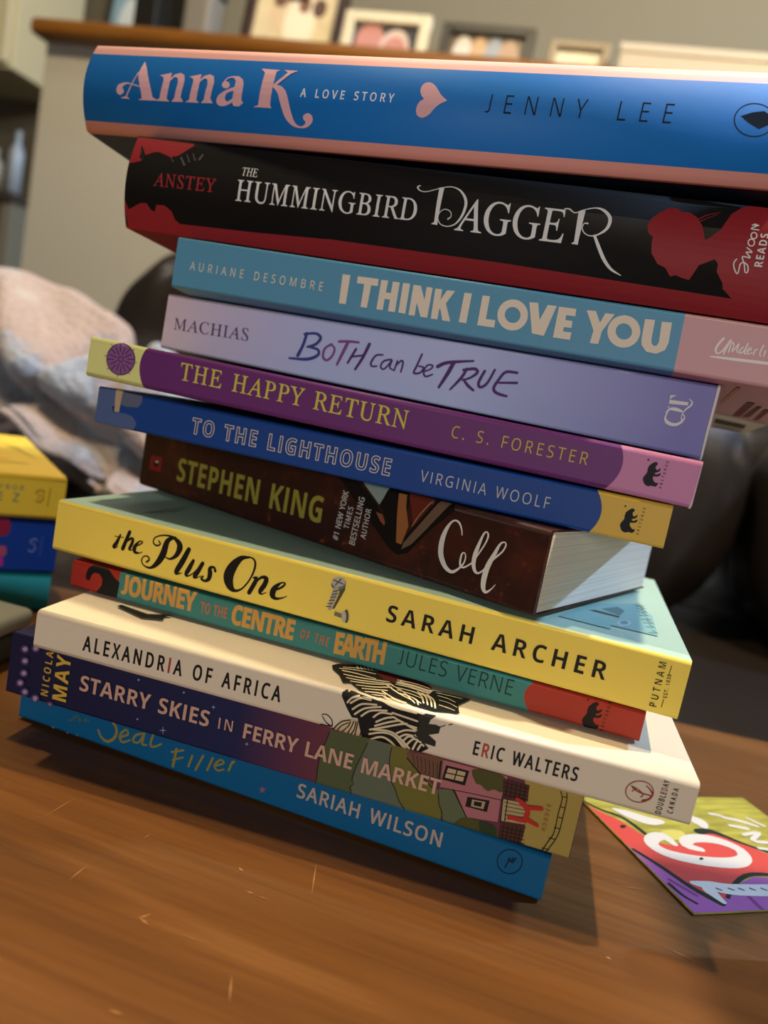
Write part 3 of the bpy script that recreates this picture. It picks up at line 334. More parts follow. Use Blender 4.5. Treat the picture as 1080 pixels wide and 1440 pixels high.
def stroke(p, closed):
    """ribbon of varying width along a centre line, with round ends when open"""
    v, f = [], []; n = len(p)
    for i, (x, y, w) in enumerate(p):
        if closed: a = p[(i-1) % n]; b = p[(i+1) % n]
        else: a = p[max(0, i-1)]; b = p[min(n-1, i+1)]
        dx, dy = b[0]-a[0], b[1]-a[1]; l = math.hypot(dx, dy) or 1e-9
        nx, ny = -dy/l*w/2, dx/l*w/2; v += [(x+nx, y+ny), (x-nx, y-ny)]
        if i: f.append((2*i-2, 2*i-1, 2*i+1, 2*i))
    if closed: f.append((2*n-2, 2*n-1, 1, 0))
    else:
        for e, (x, y, w) in ((0, p[0]), (1, p[-1])):
            l, r = (2*n-2, 2*n-1) if e else (1, 0)
            a0 = math.atan2(v[l][1]-y, v[l][0]-x); k = len(v)
            v += [(x+w/2*math.cos(a0-j*math.pi/6), y+w/2*math.sin(a0-j*math.pi/6)) for j in range(1, 6)]
            f.append((l, *range(k, k+5), r))
    return v, f
def contour(loop, w):
    """mitred ribbon of full width w along a closed outline"""
    pts = [Vector(q) for q in loop]; pts = [q for i, q in enumerate(pts) if (q-pts[i-1]).length > 1e-6]; n = len(pts); v, f = [], []
    for i in range(n):
        a, b, c = pts[i-1], pts[i], pts[(i+1) % n]
        d1 = (b-a).normalized(); d2 = (c-b).normalized(); t = d1+d2
        if t.length < .25: nn = Vector((-d1.y, d1.x))
        else:
            t.normalize(); nn = Vector((-t.y, t.x)); nn = nn/max(.55, nn.dot(Vector((-d1.y, d1.x))))
        v += [tuple(b+nn*w/2), tuple(b-nn*w/2)]
    for i in range(n):
        j = (i+1) % n; f.append((2*i, 2*i+1, 2*j+1, 2*j))
    return v, f
def item_faces(it):
    if it[0] == 'F':
        c = it[3]; p = [(c[i]*1e-5, c[i+1]*1e-5) for i in range(0, len(c), 2)]
        if it[2]: p = catmull(p, True)
        v, f = curve_faces([[(x*SCL, y*SCL) for x, y in p]])
        return [([(x/SCL, y/SCL) for x, y in v], f, it[1])]
    if it[0] == 'S':
        c = it[2]; p = [(c[i]*1e-5, c[i+1]*1e-5, max(c[i+2]*1e-5, 1e-5)) for i in range(0, len(c), 3)]
        closed = len(p) > 4 and math.hypot(p[0][0]-p[-1][0], p[0][1]-p[-1][1]) < p[0][2]*.15
        if closed: p = catmull(p[:-1], True)
        elif len(p) > 2: p = catmull(p, False)
        return [stroke(p, closed)+(it[1],)]
    _, ci, font, text, q, cond, wt, over, lev = it
    q = [x*1e-5 for x in q]; bl, br, tl = Vector(q[0:2]), Vector(q[2:4]), Vector(q[4:6])
    e1 = br-bl; Wd = e1.length; e1.normalize(); e2 = Vector((-e1.y, e1.x)); H = (tl-bl).dot(e2)
    if H < 0: e2 = -e2; H = -H
    G = GLYPHS[font]; adv = [(G[c][0] if c != ' ' else 520)/1000 for c in text]
    nat = sum(adv)*H*cond; n = len(text)
    trk = (Wd-nat)/max(1, n-1)
    lo = -.10*H
    if trk < lo: cond *= (Wd-lo*(n-1))/nat; trk = lo
    x = 0; groups = {}
    for i, ch in enumerate(text):
        if ch != ' ':
            ci2 = over.get(i, over.get(str(i), ci))
            glyph = []
            for s in G[ch][1]:
                w = [int(k) for k in s.split()]
                glyph.append([((x/H+w[j]/1000*cond)*10, w[j+1]/1000*10) for j in range(0, len(w), 2)])
            groups.setdefault(ci2, []).append(glyph)
        x += adv[i]*H*cond+trk
    res = []
    place = lambda v: [tuple(bl+e1*(a/10*H)+e2*(b/10*H)) for a, b in v]
    for c2, loops in groups.items():
        if lev == 0:
            V, Fc = [], []
            for glyph in loops:
                v, f = curve_faces(glyph, min(0, wt)*10); k = len(V); V += v; Fc += [tuple(i+k for i in q) for q in f]
            res.append((place(V), Fc, c2))
        if wt > 0:
            V, Fc = [], []
            for l in [l for glyph in loops for l in glyph]:
                v, f = contour(l, wt*20); k = len(V); V += v; Fc += [tuple(i+k for i in q) for q in f]
            res.append((place(V), Fc, c2))
    return res

def prof(B, v):
    T = B['T']
    if B['bul']:
        t = 2*v/T-1; return -B['bul']*max(0, 1-t*t)
    r = B['r']; w = min(v, T-v)
    if w >= r: return 0.0
    w = max(w, 0); return r-math.sqrt(max(0, r*r-(r-w)**2))
def surf_point(B, kind, u, v, off):
    if kind == 'spine':
        e = 1e-4; T = B['T']; v = min(max(v, 0), T)
        y = prof(B, v); a, b = max(0, v-e), min(T, v+e); s = (prof(B, b)-prof(B, a))/(b-a); l = math.hypot(1, s)
        return (u, y-off/l, (v+off*s/l)*(1+2*B['dT']*u/B['L']/T))
    ph = B['pt'] if kind == 'top' else B['pb']
    z0 = B['T'] if kind == 'top' else 0; sg = 1 if kind == 'top' else -1
    return (u, v, z0+v*math.tan(ph)+sg*off)
def clip(bm, co, no):
    g = list(bm.verts)+list(bm.edges)+list(bm.faces)
    bmesh.ops.bisect_plane(bm, geom=g, plane_co=co, plane_no=no, clear_outer=True, dist=1e-7)
def cut(bm, co, no):
    g = list(bm.verts)+list(bm.edges)+list(bm.faces)
    bmesh.ops.bisect_plane(bm, geom=g, plane_co=co, plane_no=no, dist=1e-7)
def ink_part(B, root, name, label, kind, items, base=.00005):
    me = bpy.data.meshes.new(name); slots = []; out = bmesh.new(); lay = 0
    T, L = B['T'], B['L']
    if kind == 'spine':
        cuts = [T*k/14 for k in range(1, 14)] if B['bul'] else [B['r']*k for k in (.12, .35, .65, 1)]+[T-B['r']*k for k in (.12, .35, .65, 1)]
    else: cuts = []
    for it in items:
        for v, f, ci in item_faces(it):
            if not f: continue
            off = base+lay*.000006; lay += 1
            ramp = 4e-6/max(1, len(v)); bm = bmesh.new(); vs = [bm.verts.new((x, y, i*ramp)) for i, (x, y) in enumerate(v)]
            for q in f:
                try: bm.faces.new([vs[i] for i in q])
                except ValueError: pass
            if kind == 'spine':
                clip(bm, (0, .00002, 0), (0, -1, 0)); clip(bm, (0, T-.00002, 0), (0, 1, 0))
            else:
                mg = max(.0001, B['r']); clip(bm, (0, mg, 0), (0, -1, 0)); clip(bm, (0, B['D']-mg*.5, 0), (0, 1, 0))
            clip(bm, (-L/2+.0002, 0, 0), (-1, 0, 0)); clip(bm, (L/2-.0002, 0, 0), (1, 0, 0))
            if not bm.faces: bm.free(); continue
            ys = [x.co.y for x in bm.verts]; y0, y1 = min(ys), max(ys)
            for c in cuts:
                if y0 < c < y1: cut(bm, (0, c, 0), (0, 1, 0))
            if ci not in slots: slots.append(ci)
            si = slots.index(ci); mp = {}
            for x in bm.verts: mp[x] = out.verts.new(surf_point(B, kind, x.co.x, x.co.y, off+x.co.z))
            for q in bm.faces:
                try: nf = out.faces.new([mp[x] for x in q.verts])
                except ValueError: continue
                nf.material_index = si
                nf.normal_update()
                want = Vector((0, -1, 0)) if kind == 'spine' else Vector((0, 0, 1 if kind == 'top' else -1))
                if nf.normal.dot(want) < 0: nf.normal_flip()
            bm.free()
    out.to_mesh(me); out.free()
    o = link(name, me, root, [ink_mat(i) for i in slots])
    if label: o['label'] = label
    return base+(lay+1)*.000006

# ------------------------------------------------------------------ books of the tall stack
BOOKS = {
'seat':{"o":[-0.02275,0.230611,0.0008],"yaw":-0.265668,"tilt":3.8e-05,"L":0.182163,"T":0.014131,"dT":0.0,"D":0.132,"pb":0.0,"pt":0.0,"bul":0.0,"r":0.0009},
'starry':{"o":[-0.020086,0.223294,0.015731],"yaw":-0.193756,"tilt":0.00161,"L":0.183115,"T":0.020459,"dT":0.0,"D":0.128,"pb":0.0,"pt":0.0,"bul":0.0,"r":0.0009},
'walters':{"o":[-0.00149,0.212768,0.036995],"yaw":-0.175845,"tilt":0.002359,"L":0.196603,"T":0.012186,"dT":0.0,"D":0.135,"pb":0.0,"pt":0.0,"bul":0.0,"r":0.0014},
'journey':{"o":[-0.007686,0.235145,0.050089],"yaw":-0.22162,"tilt":0.001558,"L":0.188337,"T":0.009204,"dT":0.0,"D":0.128,"pb":0.0,"pt":-0.005236,"bul":0.0,"r":0.0009},
'plus':{"o":[-0.008519,0.234886,0.060235],"yaw":-0.238417,"tilt":-0.001264,"L":0.205849,"T":0.017422,"dT":0.0,"D":0.139,"pb":-0.005236,"pt":-0.017453,"bul":0.0,"r":0.0012},
'cell':{"o":[-0.026873,0.267618,0.078776],"yaw":-0.59068,"tilt":0.008497,"L":0.178455,"T":0.025315,"dT":0.0,"D":0.108,"pb":-0.017453,"pt":-0.020944,"bul":0.0,"r":0.0016},
'light':{"o":[-0.012461,0.24729,0.104866],"yaw":-0.264509,"tilt":0.004007,"L":0.19211,"T":0.012681,"dT":0.0,"D":0.128,"pb":-0.020944,"pt":-0.024435,"bul":0.0,"r":0.0009},
'happy':{"o":[-0.012069,0.242886,0.119235],"yaw":-0.244303,"tilt":-0.008816,"L":0.198065,"T":0.013322,"dT":0.0,"D":0.128,"pb":-0.024435,"pt":-0.029671,"bul":0.0,"r":0.0014},
'both':{"o":[-0.000491,0.264143,0.133147],"yaw":-0.278628,"tilt":-0.011355,"L":0.189966,"T":0.020961,"dT":0.0014,"D":0.13,"pb":-0.029671,"pt":-0.068068,"bul":0.0,"r":0.0009},
'think':{"o":[0.014805,0.249274,0.155226],"yaw":-0.257254,"tilt":0.001428,"L":0.209797,"T":0.016892,"dT":0.0,"D":0.138,"pb":-0.064577,"pt":-0.07854,"bul":0.0,"r":0.0009},
'humm':{"o":[0.004067,0.259435,0.173622],"yaw":-0.258276,"tilt":0.001387,"L":0.235957,"T":0.031527,"dT":0.0,"D":0.145,"pb":-0.045379,"pt":-0.090757,"bul":0.0038,"r":0.0009},
'anna':{"o":[-0.021699,0.265281,0.207006],"yaw":-0.32701,"tilt":0.005403,"L":0.237955,"T":0.030048,"dT":0.0,"D":0.146,"pb":-0.090757,"pt":-0.095993,"bul":0.0045,"r":0.0009},
'lteal':{"o":[-0.234147,0.308242,0.0004],"yaw":0.593412,"tilt":0.0,"L":0.2,"T":0.018,"dT":0.0,"D":0.13,"pb":0.0,"pt":0.0,"bul":0.0,"r":0.0014},
'lblue':{"o":[-0.233318,0.308801,0.019],"yaw":0.593412,"tilt":0.0,"L":0.2,"T":0.0252,"dT":0.0,"D":0.13,"pb":0.0,"pt":0.0,"bul":0.0,"r":0.0014},
'lyellow':{"o":[-0.232904,0.309081,0.045],"yaw":0.593412,"tilt":0.0,"L":0.2,"T":0.0208,"dT":0.0,"D":0.132,"pb":0.0,"pt":0.0,"bul":0.0,"r":0.002},
'card':{"o":[0.150364,0.228702,0.0003],"yaw":0.338516,"tilt":0.0,"L":0.079,"T":0.0005,"dT":0.0,"D":0.0655,"pb":0.0,"pt":0.0,"bul":0.0,"r":0.0001}}
MARKS = {
'anna':[
["title_lettering","pink display lettering with a curled K tail","spine",[
["F",0,0,[-9494,2422,-9335,2200,-8987,1518,-8855,1203,-8607,1103,-9462,1086,-9312,1143,-9340,1275,-9606,1933,-9593,2027]],
["F",0,0,[-10232,1111,-9819,1100,-9942,1163,-10045,1171]],
["S",0,[-9611,2005,39,-9992,1135,51]],
["F",0,1,[-9954,1633,-10188,1609,-10363,1533,-10427,1385,-10370,1257,-10237,1212,-10107,1296,-10117,1386,-10177,1449,-10091,1546,-9928,1587,-9456,1509,-9461,1542]],
["F",0,0,[-8689,1940,-8223,2053,-8211,1755,-8266,1182,-8145,1101,-8723,1097,-8563,1180,-8484,1796,-8542,1890]],
["F",0,0,[-8232,1836,-8090,1995,-7868,2062,-7694,2000,-7628,1796,-7693,1260,-7575,1118,-8063,1099,-7956,1210,-7881,1736,-7935,1884,-8065,1912,-8227,1754]],
["F",0,0,[-7469,1947,-7016,2059,-7004,1764,-7050,1199,-6932,1119,-7494,1115,-7339,1197,-7269,1806,-7326,1898]],
["F",0,0,[-7024,1844,-6887,2002,-6671,2068,-6502,2006,-6437,1805,-6495,1276,-6378,1135,-6852,1117,-6751,1226,-6682,1746,-6736,1892,-6863,1920,-7019,1764]],
["F",0,0,[-5822,2024,-5556,2057,-5357,1957,-5282,1794,-5277,1288,-5190,1201,-5363,1085,-5564,1098,-5631,1227,-5603,1878,-5682,1969]],
["F",0,0,[-5809,1748,-5807,1712,-5822,1679,-5850,1651,-5889,1633,-5935,1625,-5984,1628,-6030,1643,-6070,1667,-6099,1698,-6115,1734,-6116,1770,-6103,1804,-6076,1832,-6037,1851,-5992,1859,-5943,1856,-5896,1841,-5855,1816,-5825,1784]],
["S",0,[-6066,1789,57,-5957,1956,43,-5759,2020,51,-5599,2000,72]],
["F",0,1,[-5557,1695,-5880,1583,-6161,1411,-6245,1221,-6139,1081,-5889,1082,-5621,1204,-5619,1313,-5808,1218,-5909,1287,-5893,1443,-5754,1531,-5556,1579]],
["F",0,0,[-4770,2357,-4055,2340,-4166,2277,-4164,1206,-4108,1103,-4799,1102,-4610,1171,-4584,2215]],
["F",0,0,[-3910,2347,-3396,2342,-3613,2233,-4090,1773,-4199,1794,-3833,2167,-3750,2269]],
["F",0,1,[-4165,1776,-3955,1825,-3720,1708,-3553,1467,-3352,1003,-3190,729,-2968,641,-2804,750,-2897,857,-2890,959,-2737,1030,-2586,958,-2554,808,-2713,644,-2967,592,-3283,640,-3562,849,-3765,1215,-3941,1571,-4105,1715]]]],
["subtitle_lettering","small white capitals","spine",[
['T', 1, 'S', 'A LOVE STORY', [-3094, 1502, 170, 1498, -3084, 1759], 0.86, 0.022, {}, 0]]],
["heart_motif","pink heart lying on its side","spine",[
["F",0,0,[1928,1645,1803,1721,1678,1816,1572,1933,1464,2052,1336,2142,1217,2174,1100,2155,1017,2080,988,1971,1005,1854,1071,1742,1177,1646,1072,1593,1002,1490,974,1367,987,1255,1042,1163,1134,1118,1239,1113,1348,1158,1451,1241,1539,1358,1617,1454,1728,1540,1831,1592]]]],
["author_lettering","thin dark blue capitals","spine",[
['T', 2, 'S', 'JENNY LEE', [3213, 1369, 8581, 1375, 3207, 1907], 0.8, -0.012, {}, 0]]],
["publisher_mark","dark ring with a dark feather shape","spine",[
["S",3,[11152,1628,33,11161,1534,33,11146,1445,33,11106,1364,33,11044,1295,33,10963,1242,33,10866,1206,33,10758,1189,33,10645,1191,33,10532,1214,33,10426,1256,33,10331,1316,33,10253,1389,33,10195,1475,34,10160,1567,34,10151,1662,34,10168,1756,34,10209,1842,34,10273,1917,35,10356,1976,35,10454,2015,35,10562,2033,35,10675,2028,35,10787,2001,34,10892,1954,34,10985,1888,34,11061,1809,34,11118,1721,33,11152,1628,33]],
["F",3,0,[10289,1679,10562,1794,10847,1847,11035,1738,11058,1499,10826,1371,10527,1514]]]]],
'humm':[
["red_panels","red torn edges and a red profile of a woman","spine",[
["F",4,0,[-11870,1091,-11623,596,-11136,852,-10896,878,-10735,694,-10561,626,-10499,871,-10183,881,-9905,737,-9751,475,-9560,368,-6586,444,-3783,557,-3711,-236,-9484,-626,-11627,-359]],
["F",4,0,[-4036,558,1696,585,8723,507,11823,484,12224,-897,-3893,-623]],
["F",4,0,[-11890,3103,-9537,3082,-9520,3007,-9973,2581,-10258,2505,-10692,2625,-10889,2625,-11230,2469,-11468,2785,-11432,2360,-11284,2269,-11573,2166,-11890,2096,-11930,2635]],
["F",4,0,[7497,1982,7652,2098,7853,2338,7972,2631,8043,2823,8286,3063,8554,3161,8965,3217,9712,3298,10382,427,8734,382,8586,521,8293,730,8256,869,8017,1161,7999,1377,7882,1490,7676,1370,7500,1273,7412,1042,7334,842,7105,872,6944,923,6791,866,6608,1079,6365,1157,6134,1423,6075,1679,6065,1888,5912,1984,5847,2190,5909,2418,6107,2627,6331,2801,6533,2815,6717,2728,6938,2728,7164,2604,7337,2387,7474,2055]],
["S",4,[7192,2559,30,7414,2718,27,7751,2845,11]],
["S",4,[7242,2494,26,7465,2644,19,7693,2776,11]],
["S",5,[-9841,2538,59,-9630,2291,72]],
["S",5,[-9656,2668,29,-9478,2421,44]],
["S",5,[-9434,2716,29,-9272,2494,44]],
["S",5,[-9059,2714,66,-9129,2546,87]],
["S",5,[-10215,2496,29,-10090,2352,37]],
["S",6,[-11507,2780,38,-11279,2305,89]]]],
["author_lettering","small red serif capitals","spine",[
['T', 7, 'R', 'ANSTEY', [-10599, 1471, -8246, 1513, -10586, 1907], 0.9, 0.012, {}, 0]]],
["title_lettering","white serif capitals, the last word large and curled","spine",[
['T', 8, 'R', 'THE', [-7407, 2177, -6804, 2178, -7437, 2456], 0.72, 0.0, {}, 0],
['T', 8, 'R', 'HUMMINGBIRD', [-7426, 1344, -1026, 1452, -7432, 2019], 0.82, 0.007, {}, 0],
["F",8,0,[-594,2574,-439,2572,-400,1414,-604,1427,-514,1495]],
["S",8,[-1224,2555,36,-1294,2504,52,-1192,2401,31,-995,2384,26,-734,2478,26,-501,2575,31,-210,2638,31,65,2566,51,282,2360,80,372,2118,89,330,1793,74,182,1533,44,-51,1418,29,-289,1451,25,-413,1604,25,-401,1791,25,-259,1916,25,-68,1866,25,-12,1726,25,-95,1634,44]],
['T', 8, 'R', 'AGGE', [317, 1340, 3667, 1376, 265, 2313], 0.82, 0.005, {}, 0],
["F",8,0,[3802,2363,3996,2403,3993,1383,3787,1391,3869,1461]],
["S",8,[3378,2378,31,3519,2391,41,3705,2297,31,3933,2411,31,4264,2518,36,4526,2472,82,4749,2263,101,4739,1977,90,4537,1763,50,4303,1683,30,4111,1744,30,4014,1884,30,4050,2017,30,4148,2029,50]],
["S",8,[4425,1698,79,4622,1386,98,4843,1073,97,5096,841,73,5418,707,19]]]],
["imprint_lettering","white handwriting over small capitals","spine",[
["S",8,[8454,1568,32,8408,1433,32,8498,1245,32,8582,1195,32,8585,1439,32,8664,1505,32,8788,1430,32,8828,1272,32,8762,1256,32,8683,1471,32,8591,1660,32,8806,1649,32,8656,1791,32,8816,1802,32,8655,1918,32]],
["S",8,[8816,2083,32,8817,2041,32,8801,2004,32,8773,1982,32,8736,1977,32,8699,1990,32,8669,2020,32,8652,2061,32,8651,2104,32,8667,2140,33,8696,2163,33,8732,2168,33,8769,2154,32,8799,2124,32,8816,2083,32]],
["S",8,[8837,2284,33,8837,2244,33,8823,2210,33,8796,2189,32,8763,2185,33,8729,2198,33,8702,2226,33,8686,2264,33,8685,2304,33,8700,2338,33,8727,2360,33,8760,2364,33,8794,2351,33,8821,2322,33,8837,2284,33]],
["S",8,[8852,2453,33,8645,2464,33,8800,2575,33,8705,2610,30]],
["S",8,[8827,2579,33,8660,2572,33]],
['T', 8, 'B', 'READS', [9167, 1420, 9139, 2379, 8955, 1442], 0.9, -0.0, {}, 0]]]],
'think':[
["author_lettering","thin cream capitals","spine",[
['T', 9, 'S', 'AURIANE DESOMBRE', [-9886, 666, -4971, 672, -9872, 943], 0.8, 0.004, {}, 0]]],
["title_lettering","heavy cream block capitals","spine",[
["F",10,0,[-4389,1291,-4123,1303,-4109,378,-4343,375]],
["F",10,0,[-3869,1302,-3165,1315,-3149,1095,-3371,1089,-3377,375,-3596,373,-3607,1091,-3855,1086]],
["F",10,0,[-3068,1303,-2838,1315,-2841,944,-2676,948,-2681,1307,-2451,1309,-2430,385,-2662,380,-2668,742,-2845,741,-2841,384,-3053,383]],
["F",10,0,[-2342,1315,-2108,1318,-2084,387,-2316,392]],
["F",10,0,[-1996,1304,-1753,1308,-1550,895,-1563,1300,-1365,1304,-1358,376,-1574,374,-1782,783,-1770,374,-1971,368]],
["F",10,0,[-1276,1292,-1053,1299,-1049,970,-893,1297,-641,1309,-853,898,-607,377,-862,372,-999,723,-1030,668,-1024,378,-1237,370]],
["F",10,0,[-340,1303,-106,1313,-99,406,-336,404]],
["F",10,0,[235,1303,466,1313,482,624,775,635,787,411,253,402]],
["S",10,[1611,924,223,1619,846,223,1609,770,224,1582,698,224,1539,636,224,1483,584,225,1415,547,225,1340,526,225,1261,523,225,1182,536,226,1107,567,226,1041,613,226,985,672,226,944,740,226,918,816,226,911,894,226,921,971,226,949,1042,225,992,1105,225,1049,1156,225,1117,1192,225,1192,1213,224,1271,1216,224,1350,1201,224,1424,1171,224,1490,1125,223,1545,1066,223,1586,998,223,1611,924,223]],
["F",10,0,[1683,1319,1950,1338,2095,850,2244,1324,2511,1328,2316,404,1954,426]],
["F",10,0,[2582,1323,3094,1333,3111,1115,2842,1110,2847,968,3059,970,3077,767,2851,757,2853,625,3106,639,3102,416,2596,407]],
["F",10,0,[3397,1343,3665,1358,3855,1048,3945,1339,4216,1349,3962,803,3941,432,3698,419,3717,801]],
["S",10,[4919,958,232,4928,881,232,4919,805,232,4894,734,232,4853,671,233,4797,620,233,4731,583,233,4657,562,234,4579,558,234,4501,571,234,4427,601,234,4360,646,235,4305,705,235,4263,773,235,4237,848,235,4228,925,235,4237,1002,234,4263,1073,234,4305,1136,234,4361,1187,233,4428,1223,233,4502,1244,233,4579,1247,232,4657,1233,232,4731,1203,232,4797,1158,232,4852,1100,232,4893,1032,232,4919,958,232]],
["F",10,0,[5084,1345,5366,1364,5391,802,5414,702,5484,636,5567,650,5611,761,5556,1343,5841,1362,5877,779,5827,565,5609,424,5328,439,5152,607,5118,757]]]],
["imprint_lettering","white brush handwriting with an underline","spine",[
["S",11,[7309,1150,61,7208,965,65,7175,808,61,7238,707,44,7348,786,44,7444,987,48,7517,1151,52,7421,815,48,7413,713,39]],
["S",11,[7523,792,39,7553,1066,39,7619,1017,35,7613,814,35,7743,1071,39,7728,867,39,7786,826,30]],
["S",11,[7873,992,39,7805,880,39,7851,820,39,7935,935,39,7972,1135,39,7943,836,39,8007,830,30]],
["S",11,[8007,897,30,8094,968,34,8045,1004,34,8001,896,39,8055,828,34,8136,885,30]],
["S",11,[8180,836,39,8200,973,39,8255,982,34]],
["S",11,[8383,1127,38,8337,902,39,8376,809,34]],
["S",11,[8466,991,38,8453,839,39]],
["S",11,[8579,810,38,8589,962,38,8662,957,34,8663,824,34]],
["S",11,[8747,889,34,8810,949,34,8758,973,34,8736,870,34,8811,816,34,8878,861,30]],
["S",11,[7072,587,26,7231,600,61,7898,627,87,8616,656,86,9115,653,59]]]],
["back_cover_print","white barcode panel and brown stripes","bottom",[
["F",12,0,[8146,8160,8565,8048,10563,8923,11396,19727,9241,19618]],
["F",13,0,[8717,9787,9962,10207,10147,12057,8888,11727]],
["F",13,0,[8984,12447,10181,12663,10236,13384,9048,13290]],
["F",13,0,[9125,13790,10252,13941,10471,16613,9414,16450]],
["F",14,0,[8829,3509,9074,3518,9307,7743,9054,7878]],
["F",14,0,[9239,4160,9389,4077,9584,7404,9385,7829]],
["F",14,0,[9555,4558,9749,4594,9972,7826,9823,8160]],
["F",15,0,[8064,689,8181,799,8294,5273,8175,4708]]]]],
'both':[
["author_lettering","small plum serif capitals","spine",[
['T', 16, 'R', 'MACHIAS', [-9041, 782, -5966, 878, -9024, 1223], 1, 0.004, {}, 0]]],
["title_lettering","hand painted blue to purple lettering","spine",[
["S",17,[-3894,1515,113,-3945,1127,113,-4075,706,130]],
["S",17,[-3972,1479,89,-3567,1570,96,-3358,1448,112,-3495,1205,104,-3787,1059,81]],
["S",17,[-3722,1071,80,-3375,1029,96,-3354,835,112,-3720,635,113,-4373,555,74]],
["S",18,[-2912,1305,79,-3127,1127,88,-3151,832,96,-2980,730,88,-2812,932,87,-2788,1186,79,-2968,1295,63]],
["S",18,[-2666,1439,94,-2308,1500,94,-1970,1526,78]],
["S",18,[-2344,1478,117,-2467,1071,118,-2590,660,87]],
["S",19,[-2018,1287,93,-2126,1015,94,-2224,773,71]],
["S",19,[-1581,1530,116,-1724,1047,109,-1912,614,86]],
["S",19,[-2124,1007,70,-1739,1121,70]],
["S",19,[-1042,1258,61,-1271,1203,69,-1396,953,77,-1353,823,69,-1181,854,61]],
["S",19,[-718,1163,61,-961,1068,69,-1042,879,69,-927,794,61,-781,971,61,-684,1154,61,-727,905,61,-601,838,53]],
["S",19,[-500,1149,61,-549,817,61]],
["S",19,[-534,970,53,-372,1179,68,-294,1110,68,-310,815,60]],
["S",19,[285,1507,67,183,1083,75,136,866,75,339,903,67,431,1090,67,255,1110,52]],
["S",19,[480,973,52,685,1098,59,714,1213,59,548,1191,59,454,983,67,552,823,67,776,930,52]],
["S",19,[892,1208,118,1196,1392,110,2022,1583,65]],
["S",19,[1384,1402,138,1271,1056,132,1073,565,89]],
["S",19,[1860,1304,87,1742,994,102,1458,564,66]],
["S",19,[1759,1251,87,2113,1348,101,2225,1253,100,2032,1047,79,1794,932,58]],
["S",19,[1827,952,72,2014,791,101,2221,678,79]],
["S",19,[2452,1336,93,2337,958,100,2422,816,93,2610,972,86,2764,1426,78]],
["S",19,[3488,1459,84,3132,1426,91,2969,1178,92,2855,874,100,2983,734,99,3316,696,78]],
["S",19,[2960,1056,64,3545,1154,84]]]],
["publisher_mark","white QT monogram turned on its side","spine",[
["S",20,[8209,1129,27,8175,951,54,8275,832,101,8483,806,87,8638,900,67,8712,1051,40,8644,1141,30]],
["S",20,[8151,1084,24,8245,1215,67,8405,1237,101,8583,1215,67]],
["F",20,0,[8171,1472,8709,1492,8713,1401,8176,1360]],
["F",20,0,[8159,1600,8344,1632,8226,1553,8171,1475]],
["F",20,0,[8183,1296,8227,1287,8173,1225]],
["S",20,[8652,954,40,8616,1118,23,8685,1284,40,8790,1405,53,8814,1511,40,8709,1584,20]]]],
["worn_edge","white worn corner edge","spine",[
["F",21,0,[9398,2216,9591,2168,9589,-98,9442,-88,9403,723,9410,1532]]]]],
'happy':[
["compass_motif","mauve compass disc with dark spokes","spine",[
["F",22,0,[-8123,877,-8117,761,-8137,646,-8183,538,-8253,441,-8343,361,-8449,302,-8566,267,-8687,257,-8806,274,-8919,317,-9017,382,-9098,468,-9156,570,-9189,683,-9195,800,-9173,916,-9126,1025,-9054,1121,-8963,1200,-8868,1258,-8768,1292,-8654,1300,-8523,1282,-8396,1240,-8293,1174,-8213,1089,-8156,988]],
["S",23,[-8130,876,35,-8124,762,35,-8144,648,35,-8190,541,35,-8259,445,35,-8348,366,35,-8452,308,35,-8567,273,35,-8686,264,35,-8804,281,35,-8915,322,35,-9012,388,35,-9092,472,35,-9149,573,35,-9181,684,35,-9187,800,35,-9166,914,35,-9119,1022,35,-9049,1117,35,-8959,1195,35,-8863,1252,35,-8763,1285,34,-8649,1293,34,-8522,1276,34,-8398,1234,34,-8298,1169,35,-8219,1085,35,-8163,986,35,-8130,876,35]],
["S",23,[-8564,797,35,-8567,759,35,-8587,725,35,-8620,703,35,-8659,696,35,-8697,705,35,-8727,730,35,-8742,764,35,-8739,802,35,-8720,836,35,-8687,858,35,-8647,865,35,-8609,856,35,-8579,831,35,-8564,797,35]],
["S",23,[-8387,829,35,-8138,875,35]],
["S",23,[-8493,749,35,-8231,697,35]],
["S",23,[-8434,636,35,-8228,499,35]],
["S",23,[-8566,649,35,-8425,433,35]],
["S",23,[-8610,526,35,-8569,286,35]],
["S",23,[-8691,626,35,-8754,371,35]],
["S",23,[-8811,566,35,-8962,362,35]],
["S",23,[-8794,693,35,-9025,550,35]],
["S",23,[-8920,732,35,-9174,685,35]],
["S",23,[-8814,812,35,-9078,865,35]],
["S",23,[-8872,926,35,-9080,1063,35]],
["S",23,[-8740,912,35,-8882,1128,35]],
["S",23,[-8696,1034,35,-8754,1273,34]],
["S",23,[-8615,935,35,-8553,1187,35]],
["S",23,[-8496,994,35,-8348,1194,35]],
["S",23,[-8513,867,35,-8285,1008,35]],
["S",23,[-8116,774,21,-8035,775,21]],
["S",23,[-8286,407,21,-8232,357,21]],
["S",23,[-8674,257,21,-8678,184,21]],
["S",23,[-9051,414,21,-9113,362,21]],
["S",23,[-9195,787,21,-9278,786,21]],
["S",23,[-9021,1154,21,-9076,1205,21]],
["S",23,[-8667,1300,20,-8723,1372,21]],
["S",23,[-8259,1143,21,-8199,1194,21]]]],
["title_lettering","yellow serif capitals","spine",[
['T', 24, 'R', 'THE HAPPY RETURN', [-6335, 534, 1513, 495, -6324, 1085], 0.88, 0.012, {}, 0]]],
["author_lettering","thin yellow capitals","spine",[
['T', 25, 'S', 'C. S. FORESTER', [2800, 539, 6869, 571, 2780, 900], 0.82, 0, {}, 0]]],
["publisher_mark","black bear silhouette with sideways name","spine",[
